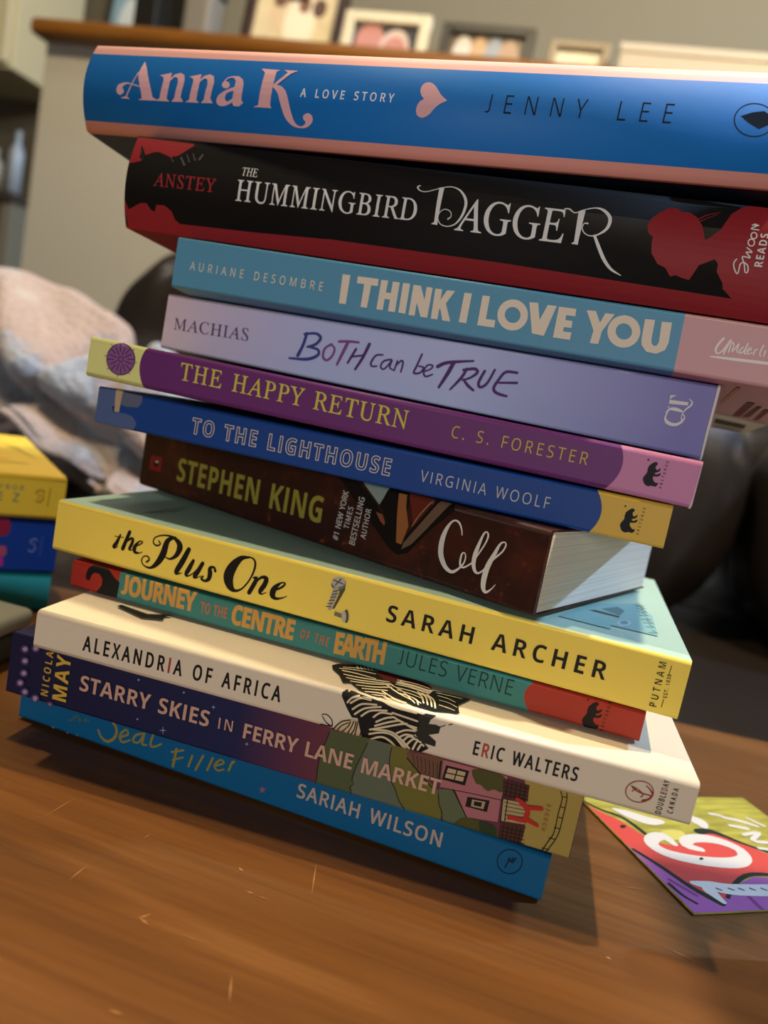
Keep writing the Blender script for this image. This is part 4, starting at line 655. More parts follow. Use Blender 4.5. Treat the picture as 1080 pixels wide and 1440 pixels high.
["F",26,0,[8580,987,8638,1045,8692,1063,8741,1038,8741,1001,8706,945,8710,895,8750,849,8798,863,8841,923,8853,875,8831,821,8777,785,8730,763,8730,726,8788,724,8874,788,8885,743,8854,693,8788,666,8703,659,8705,590,8749,530,8818,485,8866,514,8873,436,8822,382,8717,389,8632,354,8555,373,8497,431,8453,518,8458,596,8502,676,8526,733,8514,821,8526,915]],
["F",27,0,[8461,1123,8479,1097,8509,1101,8491,1076,8505,1048,8476,1059,8455,1037,8455,1069,8428,1084,8457,1092]],
['T', 28, 'S', 'ARCTURUS', [8996, 367, 9017, 1143, 8926, 372], 0.8, 0.03, {}, 0]]],
["worn_edge","white worn corner edge","spine",[
["F",29,0,[9871,1273,10021,1286,10011,-87,9810,-52,9862,300]]]]],
'light':[
["cover_scene","grey clouds and a small cream lighthouse","spine",[
["F",30,0,[-9744,1234,-9656,1208,-8678,1254,-8876,1182,-8885,734,-8995,666,-8954,563,-8768,501,-8413,527,-8111,467,-7943,259,-8059,-38,-9716,-79]],
["F",31,0,[-8647,1238,-7853,1231,-7849,993,-7985,812,-8452,766,-8656,797]],
["F",32,0,[-8931,1273,-8642,1262,-8691,516,-8876,523]],
["F",33,0,[-8995,666,-8884,728,-8876,523,-8838,433,-8960,548]]]],
["title_lettering","outlined cream capitals","spine",[
['T', 34, 'B', 'TO THE LIGHTHOUSE', [-5829, 352, 1263, 370, -5804, 876], 0.8, 0.026, {}, 9]]],
["author_lettering","thin pale capitals","spine",[
['T', 35, 'S', 'VIRGINIA WOOLF', [2221, 419, 6241, 420, 2224, 768], 0.82, -0.004, {}, 0]]],
["publisher_mark","black bear silhouette with sideways name","spine",[
["F",36,0,[8444,882,8504,943,8559,961,8609,935,8609,897,8572,839,8575,787,8615,740,8665,754,8710,817,8721,767,8698,712,8642,674,8594,651,8593,613,8653,611,8741,678,8752,631,8720,580,8652,552,8565,544,8566,472,8610,410,8680,364,8729,394,8735,314,8683,258,8574,264,8487,228,8408,248,8350,307,8306,397,8312,477,8359,560,8384,619,8373,710,8386,807]],
["F",27,0,[8323,1022,8341,995,8372,1000,8353,974,8368,945,8338,956,8316,933,8317,966,8288,981,8318,990]],
['T', 37, 'S', 'ARCTURUS', [8861, 243, 8894, 1045, 8789, 248], 0.8, 0.03, {}, 0]]]],
'cell':[
["cover_art","dark crossed glasses shape with an orange hand","spine",[
["F",38,0,[1181,2444,2147,2437,2957,1866,4013,845,5066,2475,5635,2644,5791,2369,5137,1659,4419,665,4065,508,3746,609]],
["F",39,0,[2163,2527,3337,2572,3022,1914]],
["F",38,0,[3319,2651,4163,2591,4047,1018,3897,814,3325,1580,3049,1908]],
["F",40,0,[3687,2443,3998,2452,4049,2079,4267,1503,4129,875,3921,882,3790,1610,3734,2006]],
["F",41,0,[4026,2560,5017,2562,4832,2182,4435,1544,4281,2012]],
["F",42,0,[5227,2551,5610,2560,4926,1566,4494,971,4164,720,4189,932]],
["S",43,[4955,2469,20,4600,1967,25,4390,1533,17]],
["F",44,0,[2954,1657,3212,1635,3361,1423,3364,1299,3161,1415]]]],
["author_lettering","worn yellow capitals","spine",[
['T', 45, 'B', 'STEPHEN KING', [-6750, 646, 846, 737, -6711, 1542], 0.8, 0.004, {}, 0]]],
["blurb_lettering","small white slanted capitals set sideways","spine",[
['T', 46, 'S', '#1 NEW YORK', [1626, 340, 1727, 2049, 1397, 333], 0.8, 0.02, {}, 0],
['T', 46, 'S', 'TIMES', [1992, 830, 2033, 1592, 1779, 820], 0.8, 0.02, {}, 0],
['T', 46, 'S', 'BESTSELLING', [2346, 347, 2421, 2010, 2112, 346], 0.8, 0.02, {}, 0],
['T', 46, 'S', 'AUTHOR', [2733, 678, 2753, 1685, 2525, 676], 0.8, 0.02, {}, 0]]],
["title_lettering","white brush script","spine",[
["S",47,[6198,1713,34,6147,1872,47,6030,2040,64,5880,2085,55,5740,1977,69,5615,1697,130,5560,1351,174,5600,986,183,5740,731,165,5920,572,129,6117,536,94,6296,678,68,6435,882,51,6464,1095,42,6407,1203,38,6324,1160,51,6308,970,68,6348,796,68,6481,779,55,6692,961,46]],
["S",47,[6694,954,42,6833,1236,46,7008,1647,49,7057,1900,57,6989,2003,45,6901,1921,58,6818,1597,99,6760,1257,142,6766,974,134,6858,775,100,6991,744,58,7145,897,49]],
["S",47,[7120,869,41,7363,1260,57,7599,1563,52,7671,1781,48,7611,1852,40,7488,1765,65,7370,1422,122,7240,1025,164,7202,649,173,7234,374,149,7336,259,91,7479,374,45,7598,563,20]]]],
["publisher_mark","small red square badge","spine",[
["F",48,0,[-8374,1313,-7693,1365,-7685,771,-8414,751]],
["F",49,0,[-7867,1097,-7872,1015,-7920,946,-7999,909,-8087,912,-8160,957,-8200,1030,-8194,1113,-8146,1182,-8067,1219,-7979,1214,-7906,1170]],
["F",50,0,[-7902,1146,-7915,1115,-7958,1089,-8017,1077,-8068,1085,-8092,1109,-8080,1140,-8036,1166,-7978,1178,-7927,1170]],
["S",51,[-7630,1305,68,-7087,1309,67]],
["S",51,[-7593,1136,68,-7050,1141,67]],
["S",51,[-7556,966,68,-7013,973,67]]]]],
'plus':[
["title_lettering","black curled script","spine",[
["S",52,[-7790,1107,62,-7895,797,136,-7986,661,104,-7924,625,55,-7825,712,28]],
["S",52,[-7987,1016,34,-7667,1041,34]],
["S",52,[-7467,1277,127,-7635,669,136]],
["S",52,[-7583,871,41,-7392,1069,87,-7305,1051,103,-7342,853,119,-7390,715,96,-7317,695,41,-7206,785,27]],
["S",52,[-7200,837,34,-7013,970,54,-6945,1061,48,-7056,1060,48,-7200,837,135,-7172,667,119,-7012,667,48,-6905,731,27]],
["S",52,[-5798,1484,77,-6053,1311,171,-6144,840,235,-6311,486,181,-6532,280,87,-6779,307,48,-6879,447,48,-6826,593,48,-6681,634,54,-6610,538,61,-6690,443,79]],
["S",52,[-6368,1236,47,-6299,1147,54,-6408,1064,61,-6550,1131,47,-6518,1313,47,-6247,1452,54,-5913,1481,78,-5669,1359,170,-5586,1193,209,-5662,926,155,-5856,748,78,-6043,765,40,-6053,825,40]],
["S",52,[-5259,1210,154,-5419,767,194,-5573,404,171,-5546,323,86,-5387,388,33]],
["S",52,[-5037,892,108,-5137,619,162,-5219,392,132,-5144,349,60,-4968,493,40,-4781,769,40]],
["S",52,[-4701,881,130,-4841,537,162,-4915,381,131,-4844,361,53,-4694,461,26]],
["S",52,[-4225,739,91,-4284,848,76,-4419,790,122,-4389,618,168,-4409,427,138,-4539,333,85,-4661,383,85,-4616,469,60]],
["S",52,[-3153,1456,58,-3409,1370,165,-3644,1049,302,-3742,687,349,-3637,393,258,-3441,283,106,-3206,423,58,-2985,816,58,-2901,1233,75,-2983,1437,58,-3182,1473,51]],
["S",52,[-2889,852,58,-2782,830,142,-2952,347,143]],
["S",52,[-2891,583,39,-2650,912,89,-2462,935,149,-2482,729,164,-2591,488,149,-2537,404,58,-2381,493,26]],
["S",52,[-2204,575,38,-1923,768,74,-1808,930,57,-1951,918,57,-2131,697,178,-2167,475,193,-2042,385,104,-1832,451,45,-1686,550,25]]]],
["author_lettering","bold black capitals widely spaced","spine",[
['T', 53, 'B', 'SARAH ARCHER', [1548, 598, 8167, 581, 1533, 1128], 0.92, -0.004, {}, 0]]],
["screw_motif","painted steel screw and washer","spine",[
["F",54,0,[114,1511,143,1227,58,967,-80,558,-158,538,-34,1023,-6,1295]],
["F",55,0,[108,1377,107,1325,85,1272,44,1224,-12,1186,-77,1161,-146,1151,-211,1159,-267,1182,-306,1220,-327,1267,-326,1320,-304,1373,-262,1421,-206,1459,-140,1484,-72,1493,-7,1485,48,1462,88,1424]],
["F",56,0,[106,1472,104,1422,82,1373,40,1327,-16,1290,-82,1266,-150,1256,-215,1262,-270,1283,-309,1318,-329,1362,-327,1412,-304,1462,-263,1507,-206,1544,-140,1568,-72,1578,-7,1571,47,1550,86,1516]],
["S",57,[-268,1441,42,46,1388,42]],
["S",57,[-187,1303,42,-46,1529,42]],
["S",58,[-141,1182,178,-191,849,168,-233,529,116]],
["S",59,[-21,1175,31,-210,1084,32]],
["S",59,[-58,1060,31,-239,981,32]],
["S",59,[-95,944,32,-268,878,32]],
["S",59,[-133,827,32,-297,774,32]],
["S",59,[-170,711,32,-326,670,32]],
["S",59,[-208,594,32,-356,566,32]],
["F",60,0,[414,448,423,381,425,319,418,268,404,232,384,216,359,220,333,245,308,288,286,345,270,410,260,477,259,539,266,590,280,626,300,642,325,637,351,612,376,570,398,513]],
["F",61,0,[-50,486,210,464,209,330,-56,350]],
["F",62,0,[339,418,346,360,346,306,338,262,323,230,302,215,278,218,253,239,229,275,209,324,194,379,187,437,187,490,195,535,210,566,231,581,255,578,280,557,304,521,324,473]]]],
["publisher_mark","small black imprint set sideways","spine",[
['T', 53, 'B', 'PUTNAM', [9679, 190, 9657, 1553, 9478, 210], 0.85, -0.015, {}, 0],
['T', 63, 'S', 'EST. 1838', [9885, 539, 9846, 1244, 9785, 540], 0.9, 0.02, {}, 0],
["S",63,[9807,259,17,9813,493,17]],
["S",63,[9784,1250,17,9800,1484,17]]]],
["cover_print","pale blue picture panel with dark name","top",[
["F",64,0,[6518,1399,8112,1416,8093,1955,9533,2073,9569,5109,9184,6785,7499,4607]],
["F",65,0,[7402,3373,7634,3730,8440,3671,8384,3349]],
["F",66,0,[7838,4157,8408,5231,8635,4810,8428,3722]],
["F",67,0,[8776,3049,8758,2888,8718,2718,8660,2554,8592,2413,8519,2306,8447,2245,8385,2233,8336,2273,8307,2360,8300,2488,8316,2644,8353,2814,8409,2982,8479,3130,8554,3243,8629,3308,8694,3320,8743,3277,8771,3183]],
["F",68,0,[8672,2986,8661,2890,8639,2789,8607,2693,8569,2610,8528,2549,8488,2516,8453,2512,8426,2539,8410,2594,8406,2673,8416,2767,8437,2868,8469,2966,8507,3050,8549,3114,8590,3149,8626,3152,8653,3124,8669,3066]]]],
["cover_lettering","small dark name on the cover","top",[
["S",69,[9288,2286,54,9452,2361,54]],
["S",69,[9400,2664,41,9543,2436,41]],
["S",69,[9244,3031,56,9413,3109,57]],
["S",69,[9360,3432,43,9507,3188,43]],
["S",69,[9216,3597,58,9389,3678,58]],
["S",69,[9334,4015,45,9485,3760,44]],
["S",69,[9181,4086,60,9357,4169,60]],
["S",69,[9301,4519,46,9455,4254,45]],
["S",69,[9136,4683,62,9317,4769,62]],
["S",69,[9258,5135,48,9417,4857,47]],
["S",69,[9128,5250,64,9311,5339,64]],
["S",69,[9252,5721,49,9414,5430,48]],
["S",69,[9116,5803,66,9304,5894,66]],
["S",69,[9243,6292,51,9408,5989,50]],
["S",69,[9100,6298,68,9291,6391,68]],
["S",69,[9229,6804,52,9397,6489,51]]]],
["cover_blurb","faint lines of print on the cover","top",[
["S",70,[-7764,1138,25,-7698,4322,29]],
["S",70,[-7710,1201,25,-7570,3790,28]],
["S",70,[-7656,1264,25,-7447,3278,27]],
["S",70,[-7602,1327,25,-7327,2783,27]]]]],
'journey':[
["creature_motif","black curled creature on red","spine",[
["F",71,0,[-7591,574,-7615,39,-8455,-13,-8232,319,-8245,542,-8380,682,-8571,681,-8660,569,-8702,378,-8828,366,-8880,515,-8819,775,-8637,945,-8321,957,-8014,883,-7797,684]]]],
["title_lettering","chunky orange block capitals","spine",[
['T', 72, 'B', 'JOURNEY', [-7425, 231, -4788, 283, -7403, 862], 0.7, 0.03, {}, 0],
['T', 73, 'B', 'TO THE', [-4592, 302, -3621, 327, -4602, 675], 0.52, 0.0, {}, 0],
['T', 72, 'B', 'CENTRE', [-3496, 229, -1300, 234, -3498, 851], 0.7, 0.03, {}, 0],
['T', 73, 'B', 'OF THE', [-1124, 363, -137, 321, -1131, 667], 0.52, 0.0, {}, 0],
['T', 72, 'B', 'EARTH', [24, 182, 1733, 249, 8, 844], 0.7, 0.03, {}, 0]]],
["author_lettering","thin dark green capitals","spine",[
['T', 74, 'S', 'JULES VERNE', [2136, 368, 5687, 338, 2128, 859], 0.82, -0.012, {}, 0]]],
["publisher_mark","black bear silhouette with sideways name","spine",[
["F",75,0,[7917,733,7986,806,8048,831,8105,805,8104,762,8062,694,8065,634,8111,583,8167,603,8218,679,8231,622,8205,558,8141,510,8086,480,8085,438,8153,440,8253,522,8265,469,8228,408,8151,371,8053,357,8054,275,8103,208,8182,160,8238,198,8245,107,8187,31,8065,30,7972,-42,7882,-25,7809,70,7759,170,7766,262,7819,360,7848,429,7836,532,7852,643]],
["F",27,0,[7783,876,7800,851,7831,857,7812,831,7827,801,7797,812,7775,786,7776,821,7747,835,7778,845]],
['T', 76, 'S', 'ARCTURUS', [8390, 25, 8437, 922, 8308, 26], 0.8, 0.03, {}, 0]]]],
'walters':[
["title_lettering","black stamped capitals with one red letter","spine",[
['T', 77, 'S', 'ALEXANDRIA OF AFRICA', [-8161, 356, -1801, 389, -8130, 808], 0.62, 0.034, {8: 78}, 0]]],
["author_lettering","black stamped capitals with one red letter","spine",[
['T', 77, 'S', 'ERIC WALTERS', [3876, 389, 6772, 407, 3868, 772], 0.62, 0.034, {1: 79}, 0]]],
["publisher_mark","red anchor roundel and small black name","spine",[
["S",80,[8734,691,31,8741,624,31,8730,556,31,8702,490,31,8659,428,31,8603,374,31,8537,332,31,8463,302,31,8386,286,31,8309,286,31,8236,301,31,8172,331,31,8119,374,31,8079,427,31,8056,489,31,8050,556,31,8061,625,31,8089,691,31,8133,753,31,8189,806,31,8256,849,31,8330,878,31,8407,893,31,8483,893,31,8555,877,31,8619,848,31,8672,805,31,8711,752,31,8734,691,31]],
["S",80,[8202,647,37,8401,572,43,8704,562,37]],
["S",80,[8519,372,49,8670,451,61,8742,606,49]],
["S",80,[8530,797,31,8657,714,43,8742,606,49]],
["S",80,[8212,549,31,8323,649,31,8500,534,37,8458,455,31]],
["S",80,[8162,688,31,8290,659,37]]]],
["imprint_lettering","small black capitals set sideways","spine",[
['T', 77, 'S', 'DOUBLEDAY', [9054, 117, 9071, 1089, 8907, 104], 0.62, 0.03, {6: 78}, 0],
['T', 77, 'S', 'CANADA', [9334, 223, 9337, 942, 9197, 221], 0.62, 0.03, {}, 0]]],
["zebra_picture","black and cream striped zebras","spine",[
["F",81,0,[-29,1061,-31,1154,94,1252,339,1212,972,1173,1403,1155,2084,1128,2378,1122,2356,1032,2326,763,2216,471,2487,372,2687,209,2463,20,2054,-111,1441,-36,802,-82,699,179,545,534,377,510,182,744,32,968]],
["F",82,0,[2209,1035,2408,1165,2703,1177,2581,1051,2546,911,2747,945,2885,918,2876,720,2608,602,2843,472,2854,314,2496,330,2304,451,2200,553,2326,763]],
["S",83,[265,921,55,516,1130,52,809,1152,50]],
["S",83,[353,755,55,590,978,55,1001,1063,55]],
["S",83,[441,629,55,695,875,55,1133,1038,55]],
["S",83,[636,625,55,871,852,55,1316,974,55]],
["S",83,[987,691,55,1166,872,55,1476,913,54]],
["S",83,[1087,573,55,1317,747,55,1552,846,54]],
["S",83,[1076,451,55,1421,652,55,1731,795,54]],
["S",83,[955,303,55,1366,497,55,1753,683,54,1950,755,54]],
["S",83,[959,171,55,1316,315,55,1658,305,55,2020,50,98]],
["S",83,[943,-25,56,1300,178,55,1610,115,58,1881,-102,55]],
["S",83,[1056,331,55,1469,402,55,1758,334,55,2145,69,68]],
["S",83,[1722,411,55,1946,561,54,2210,609,54]],
["S",83,[1807,303,55,1971,437,54,2177,459,54]],
["S",83,[1930,215,55,2061,405,54,2229,408,54]],
["S",83,[2050,139,56,2197,356,54,2340,374,54]],
["S",83,[2250,79,65,2329,327,54,2432,334,54]],
["S",83,[2394,102,60,2464,278,54,2532,253,54]],
["S",83,[1084,1197,15,1494,1132,51,2084,1128,51]],
["S",83,[1242,1187,45,1663,1134,51,2148,1124,51]],
["S",83,[1488,960,54,1872,934,54,2222,908,54]],
["S",83,[1552,846,54,1912,736,54,2231,715,54]],
["S",83,[1775,785,54,2000,716,54,2245,645,54]],
["S",83,[144,1212,55,240,1282,55,377,1239,55]],
["S",83,[171,917,55,270,1076,55,462,1162,49]],
["F",84,0,[-89,89,105,347,426,479,557,471,699,179,780,-79,367,-83,-71,-84]],
["S",81,[-125,-28,35,92,299,34,350,427,34]],
["S",81,[-13,-41,35,133,199,34,323,340,34]],
["S",81,[99,-55,35,322,229,34,366,388,34]],
["S",81,[297,-58,35,404,185,34,459,422,34]],
["S",81,[385,-65,34,507,169,34,522,431,34]],
["S",81,[542,-84,34,568,187,34,573,432,34]],
["S",81,[689,-60,34,724,274,34,647,452,34]],
["S",81,[776,-58,34,814,255,34,733,453,34]],
["S",81,[-489,374,26,-341,402,26,-179,282,26,-148,111,37,-320,171,26,-475,320,22]],
["S",81,[-148,111,32,-330,89,25,-483,76,26,-464,-59,22,-251,-63,26,-104,-22,34]],
["S",81,[2878,916,25,3005,1003,21]],
["S",81,[3100,1043,25,3193,1090,20]]]],
["cover_print","zebra picture running on to the cover","top",[
["F",81,0,[-810,1611,-710,1842,-153,2147,488,2442,556,1912,1188,1504,2293,1296,2371,1677,3514,1759,3196,1036,3306,416,3024,329,2631,140,2039,174,1394,441,947,109,398,251,43,621,-159,465,-414,1003,-709,1330]],
["F",85,0,[462,2126,1302,2360,2188,2003,2354,1795,1865,1756,1290,1926,1195,1469,867,1527,561,1887]],
["S",86,[-406,1402,66,16,1455,73,616,1427,51]],
["S",86,[-289,1130,58,216,1196,79,1020,1442,58]],
["S",86,[-143,916,64,308,998,78,1111,1324,65]],
["S",86,[26,726,63,592,926,78,1179,1271,57]],
["S",86,[238,549,55,722,739,77,1184,1065,57]],
["S",86,[449,403,55,803,570,69,1119,733,55]],
["S",86,[577,225,54,892,362,68,1143,401,47]],
["S",86,[772,125,47,971,199,54,1169,274,40]],
["S",86,[-526,1506,44,-48,1717,60,532,1808,52]],
["S",86,[-456,1679,37,-5,1926,45,518,2084,38]],
["S",86,[1248,1782,52,1761,1838,59,2226,1751,36]],
["S",86,[1260,1600,51,1791,1659,58,2254,1562,43]],
["S",86,[1264,1389,58,1786,1418,65,2245,1324,50]],
["S",86,[1293,1147,57,1743,1152,64,2197,1061,49]],
["S",86,[1382,957,56,1782,928,63,2196,789,48]],
["S",86,[1509,749,55,1866,692,62,2177,415,47]],
["S",86,[1829,1166,57,2103,966,56,2254,471,47]],
["S",86,[1951,1231,57,2228,998,56,2380,421,47]],
["S",86,[2095,1212,57,2367,940,55,2507,361,47]],
["S",86,[2242,1195,56,2492,885,55,2614,322,46]],
["S",86,[1774,723,55,2012,593,54,2133,242,46]],
["S",86,[1013,1143,64,1471,720,62,1952,441,54]],
["S",86,[1028,539,62,1431,250,60,1785,177,46]],
["S",86,[1049,233,47,1373,112,53,1628,109,40]],
["S",86,[1155,1213,57,1565,917,56,2018,299,47]],
["S",86,[-131,2060,38,-25,1852,45]],
["S",86,[-24,2102,38,82,1894,45]],
["S",86,[83,2145,38,188,1936,45]],
["S",86,[191,2187,38,298,1965,45]],
["S",86,[302,2217,38,400,1989,45]],
["S",86,[2556,1303,35,2865,1281,42,3098,1145,28]],
["S",86,[2641,994,35,2948,952,41,3181,787,27]],
["S",86,[2693,612,34,2953,565,40,3149,509,27]],
["S",86,[2484,1503,29,2877,1541,36,3271,1555,21]]]],
["cover_lettering","black letter stroke on the cover","top",[
["F",81,0,[-8271,1892,-8234,2116,-7175,1883,-6589,2333,-6507,2237,-6657,2017,-6518,1687,-6719,1639,-7127,1438]]]]],
'starry':[
["cover_art","patchwork green fields, pink cottage and brick gate posts","spine",[
["F",87,0,[1685,1777,2963,1869,2801,1317,2707,873,2655,438,2668,-117,1554,-184,1577,347,1576,1096,1696,1549]],
["F",88,0,[2920,1857,3607,1851,3643,1336,3837,796,4107,324,4515,-152,2674,-148,2655,438,2707,873,2801,1317]],
["F",89,0,[3582,1866,4113,1839,4621,1262,5174,882,5545,-152,4469,-143,4107,324,3841,775,3643,1336]],
["F",90,0,[5186,928,5564,1070,6140,360,5940,-76,5547,-27,5348,383]],
["F",91,0,[7489,1947,9213,1952,9296,-123,7646,-179,7789,667]],
["F",92,0,[4066,1776,4866,1878,5227,1851,5178,1221,4646,1195,4117,1576]],
["S",93,[4252,1750,20,4367,1435,15,4304,1362,15]],
["S",93,[4378,1739,20,4486,1406,15,4432,1341,15]],
["S",93,[4503,1728,20,4605,1376,15,4559,1320,15]],
["S",93,[4628,1716,20,4723,1347,15,4687,1299,15]],
["S",93,[4753,1705,20,4842,1319,15,4814,1278,15]],
["S",93,[4878,1694,20,4960,1290,15,4941,1257,15]],
["S",93,[5002,1683,20,5078,1261,15,5068,1236,15]],
["S",93,[4115,1586,36,4648,1185,36,5101,848,31]],
["F",94,0,[5153,1840,7014,1882,6970,1165,5224,993]],
["F",94,0,[5639,1077,6966,1180,7017,476,6142,350]],
["S",93,[5248,1001,25,6090,1086,25,6974,1146,25]],
["S",93,[5593,1052,35,6131,357,35]],
["S",93,[5092,1768,51,5141,1226,41]],
["F",93,0,[5256,1710,5931,1731,5902,1264,5221,1261]],
["F",95,0,[5330,1642,5845,1663,5822,1363,5292,1336]],
["S",93,[5301,1489,35,5839,1523,35]],
["S",93,[5596,1652,35,5571,1356,35]],
["F",93,0,[6040,964,6675,1037,6666,676,6037,662]],
["F",96,0,[6184,923,6565,966,6554,732,6193,711]],
["F",93,0,[6256,891,6476,917,6475,777,6258,763]],
["F",97,1,[6036,1826,6922,1854,6961,1391,6723,1397,6545,1301,6320,1423,6176,1443]],
["F",97,1,[5902,166,6142,350,6544,353,6846,341,7055,247,7067,-150,5855,-158]],
["F",98,1,[6502,313,6843,356,7047,217,7051,-145,6735,-122]],
["F",99,0,[6909,1798,7654,1813,7698,1317,6998,1217]],
["F",99,0,[7110,505,7805,592,7773,-192,7125,-186]],
["S",100,[6933,1684,20,7638,1704,20]],
["S",100,[7118,374,20,7797,403,20]],
["S",100,[6959,1565,20,7662,1595,20]],
["S",100,[7143,253,20,7820,293,20]],
["S",100,[6984,1446,20,7685,1487,20]],
["S",100,[7169,132,20,7844,183,20]],
["S",100,[7009,1326,20,7709,1378,20]],
["S",100,[7198,-38,20,7868,72,22]],
["S",100,[7038,1769,20,7085,1270,20]],
["S",100,[7213,484,20,7242,-148,20]],
["S",100,[7164,1775,20,7210,1287,20]],
["S",100,[7331,490,20,7359,-137,20]],
["S",100,[7290,1782,20,7334,1304,20]],
["S",100,[7448,495,20,7476,-126,20]],
["S",100,[7416,1788,20,7457,1322,20]],
["S",100,[7565,500,20,7593,-116,20]],
["S",100,[7541,1795,20,7581,1339,20]],
["S",100,[7682,505,20,7709,-105,20]],
["F",101,0,[7036,1202,7731,1274,7768,650,7099,555]],
["S",93,[7086,1127,20,7680,1174,20]],
["S",93,[7112,1008,20,7703,1065,20]],
["S",93,[7137,888,20,7727,955,20]],
["S",93,[7163,768,20,7750,846,20]],
["S",93,[7188,648,20,7774,737,20]],
["S",93,[7151,1238,30,7201,588,30]],
["S",93,[7017,1223,25,7100,502,25]],
["S",102,[1707,1737,22,1656,1398,22,1576,1096,22,1552,481,23,1585,256,23,1544,-178,23]],
["S",102,[2895,1712,22,2801,1317,22,2686,866,22,2646,482,22,2714,363,18,2620,194,18,2692,122,18,2648,-133,23]],
["S",102,[3620,1786,22,3626,1376,22,3795,784,22,3942,598,22,4115,281,22,4283,101,22,4490,-137,22]],
["S",102,[5212,803,22,5294,508,22,5428,274,22,5443,95,18,5565,-146,22]],
["S",93,[8513,1893,24,8597,1684,24,8586,1236,24,8593,658,24,8477,302,25,8346,-113,25]],
["S",93,[8680,1892,24,8724,1697,24,8731,1229,24,8716,644,24,8589,232,25,8443,-108,25]],
["S",93,[8577,1756,19,8698,1768,19]],
["S",93,[8607,1452,19,8733,1460,19]],
["S",93,[8602,1136,19,8737,1141,19]],
["S",93,[8564,807,20,8711,812,19]],
["S",93,[8491,466,20,8654,471,20]],
["S",93,[8382,112,20,8566,118,20]]]],
["title_lettering","pinkish tan capitals","spine",[
['T', 103, 'B', 'STARRY SKIES', [-6555, 793, -2034, 807, -6541, 1302], 0.92, 0.0, {}, 0],
['T', 103, 'B', 'IN', [-1783, 848, -1226, 867, -1782, 1214], 0.85, -0.02, {}, 0],
['T', 103, 'B', 'FERRY LANE MARKET', [-966, 787, 5238, 771, -967, 1263], 0.92, 0.0, {}, 0]]],
["author_lettering","gold capitals set sideways","spine",[
['T', 104, 'B', 'NICOLA', [-7602, 250, -7590, 1787, -7855, 234], 0.85, 0.01, {}, 0],
['T', 105, 'B', 'MAY', [-6937, 206, -6958, 1767, -7425, 310], 0.95, 0.01, {}, 0]]],
["light_bulb_print",None,"spine",[
["F",106,0,[-8463,1666,-8470,1603,-8505,1545,-8563,1503,-8630,1486,-8695,1496,-8744,1532,-8767,1586,-8760,1649,-8724,1707,-8667,1749,-8599,1766,-8534,1756,-8486,1720]],
["F",107,0,[-8530,1648,-8537,1609,-8564,1574,-8605,1553,-8648,1552,-8683,1571,-8699,1604,-8693,1643,-8666,1678,-8625,1699,-8581,1700,-8547,1681]]]],
["light_bulb_print",None,"spine",[
["F",106,0,[-8409,1276,-8416,1214,-8451,1155,-8509,1113,-8577,1095,-8641,1105,-8690,1141,-8713,1196,-8706,1259,-8671,1317,-8613,1359,-8545,1377,-8481,1367,-8432,1331]],
["F",107,0,[-8476,1258,-8483,1219,-8510,1184,-8551,1163,-8595,1162,-8629,1180,-8646,1214,-8639,1253,-8612,1288,-8571,1309,-8527,1310,-8493,1292]]]],
["light_bulb_print",None,"spine",[
["F",106,0,[-8393,864,-8400,801,-8435,743,-8493,700,-8561,682,-8626,691,-8675,727,-8698,782,-8691,846,-8655,904,-8597,947,-8529,965,-8465,955,-8416,919]],
["F",107,0,[-8460,846,-8467,807,-8494,771,-8535,750,-8579,749,-8613,767,-8630,801,-8624,840,-8596,876,-8555,897,-8511,898,-8477,880]]]],
["light_bulb_print",None,"spine",[
["F",106,0,[-8478,510,-8485,447,-8521,388,-8579,345,-8647,326,-8712,336,-8761,372,-8785,427,-8778,490,-8742,549,-8684,592,-8616,611,-8551,601,-8502,565]],
["F",107,0,[-8546,492,-8553,452,-8580,416,-8621,395,-8665,393,-8700,412,-8717,445,-8710,485,-8683,521,-8641,542,-8598,544,-8563,525]]]],
["light_bulb_print",None,"spine",[
["F",106,0,[-8267,257,-8274,194,-8310,134,-8368,91,-8437,71,-8501,82,-8550,118,-8573,173,-8566,237,-8530,296,-8473,339,-8405,358,-8340,348,-8291,312]],
["F",107,0,[-8335,239,-8342,199,-8369,163,-8410,142,-8454,140,-8489,158,-8505,192,-8499,232,-8471,267,-8430,289,-8386,291,-8352,272]]]],
["light_bulb_print",None,"spine",[
["F",106,0,[-7872,148,-7879,85,-7974,-24,-8031,-67,-8099,-86,-8164,-76,-8213,-40,-8179,61,-8169,127,-8134,187,-8076,230,-8009,248,-7944,239,-7896,203]],
["F",107,0,[-7940,129,-7946,90,-7980,49,-8074,-17,-8117,-18,-8102,41,-8109,83,-8102,123,-8075,158,-8034,180,-7991,181,-7956,163]]]],
["light_bulb_print",None,"spine",[
["F",106,0,[-7343,46,-7399,-60,-7434,-120,-7491,-163,-7559,-182,-7623,-172,-7672,-137,-7695,-81,-7689,-18,-7595,90,-7539,133,-7472,152,-7408,143,-7359,107]],
["F",107,0,[-7446,-4,-7466,-56,-7493,-91,-7533,-113,-7577,-115,-7612,-96,-7628,-63,-7622,-23,-7541,59,-7497,83,-7454,85,-7421,65]]]],
["light_bulb_print",None,"spine",[
["F",106,0,[-8074,1794,-8081,1732,-8116,1674,-8173,1632,-8241,1615,-8305,1625,-8353,1661,-8377,1715,-8370,1777,-8334,1835,-8277,1877,-8210,1894,-8146,1884,-8098,1848]],
["F",107,0,[-8141,1776,-8148,1737,-8175,1703,-8215,1682,-8259,1681,-8293,1699,-8309,1733,-8303,1772,-8276,1806,-8235,1827,-8192,1828,-8158,1810]]]],
["star_print",None,"spine",[
["S",108,[-3611,262,8,-3493,295,24,-3376,329,8]],
["S",108,[-3512,409,8,-3493,295,24,-3475,181,8]]]],
["star_print",None,"spine",[
["S",108,[-2047,1474,8,-1979,1493,23,-1912,1512,8]],
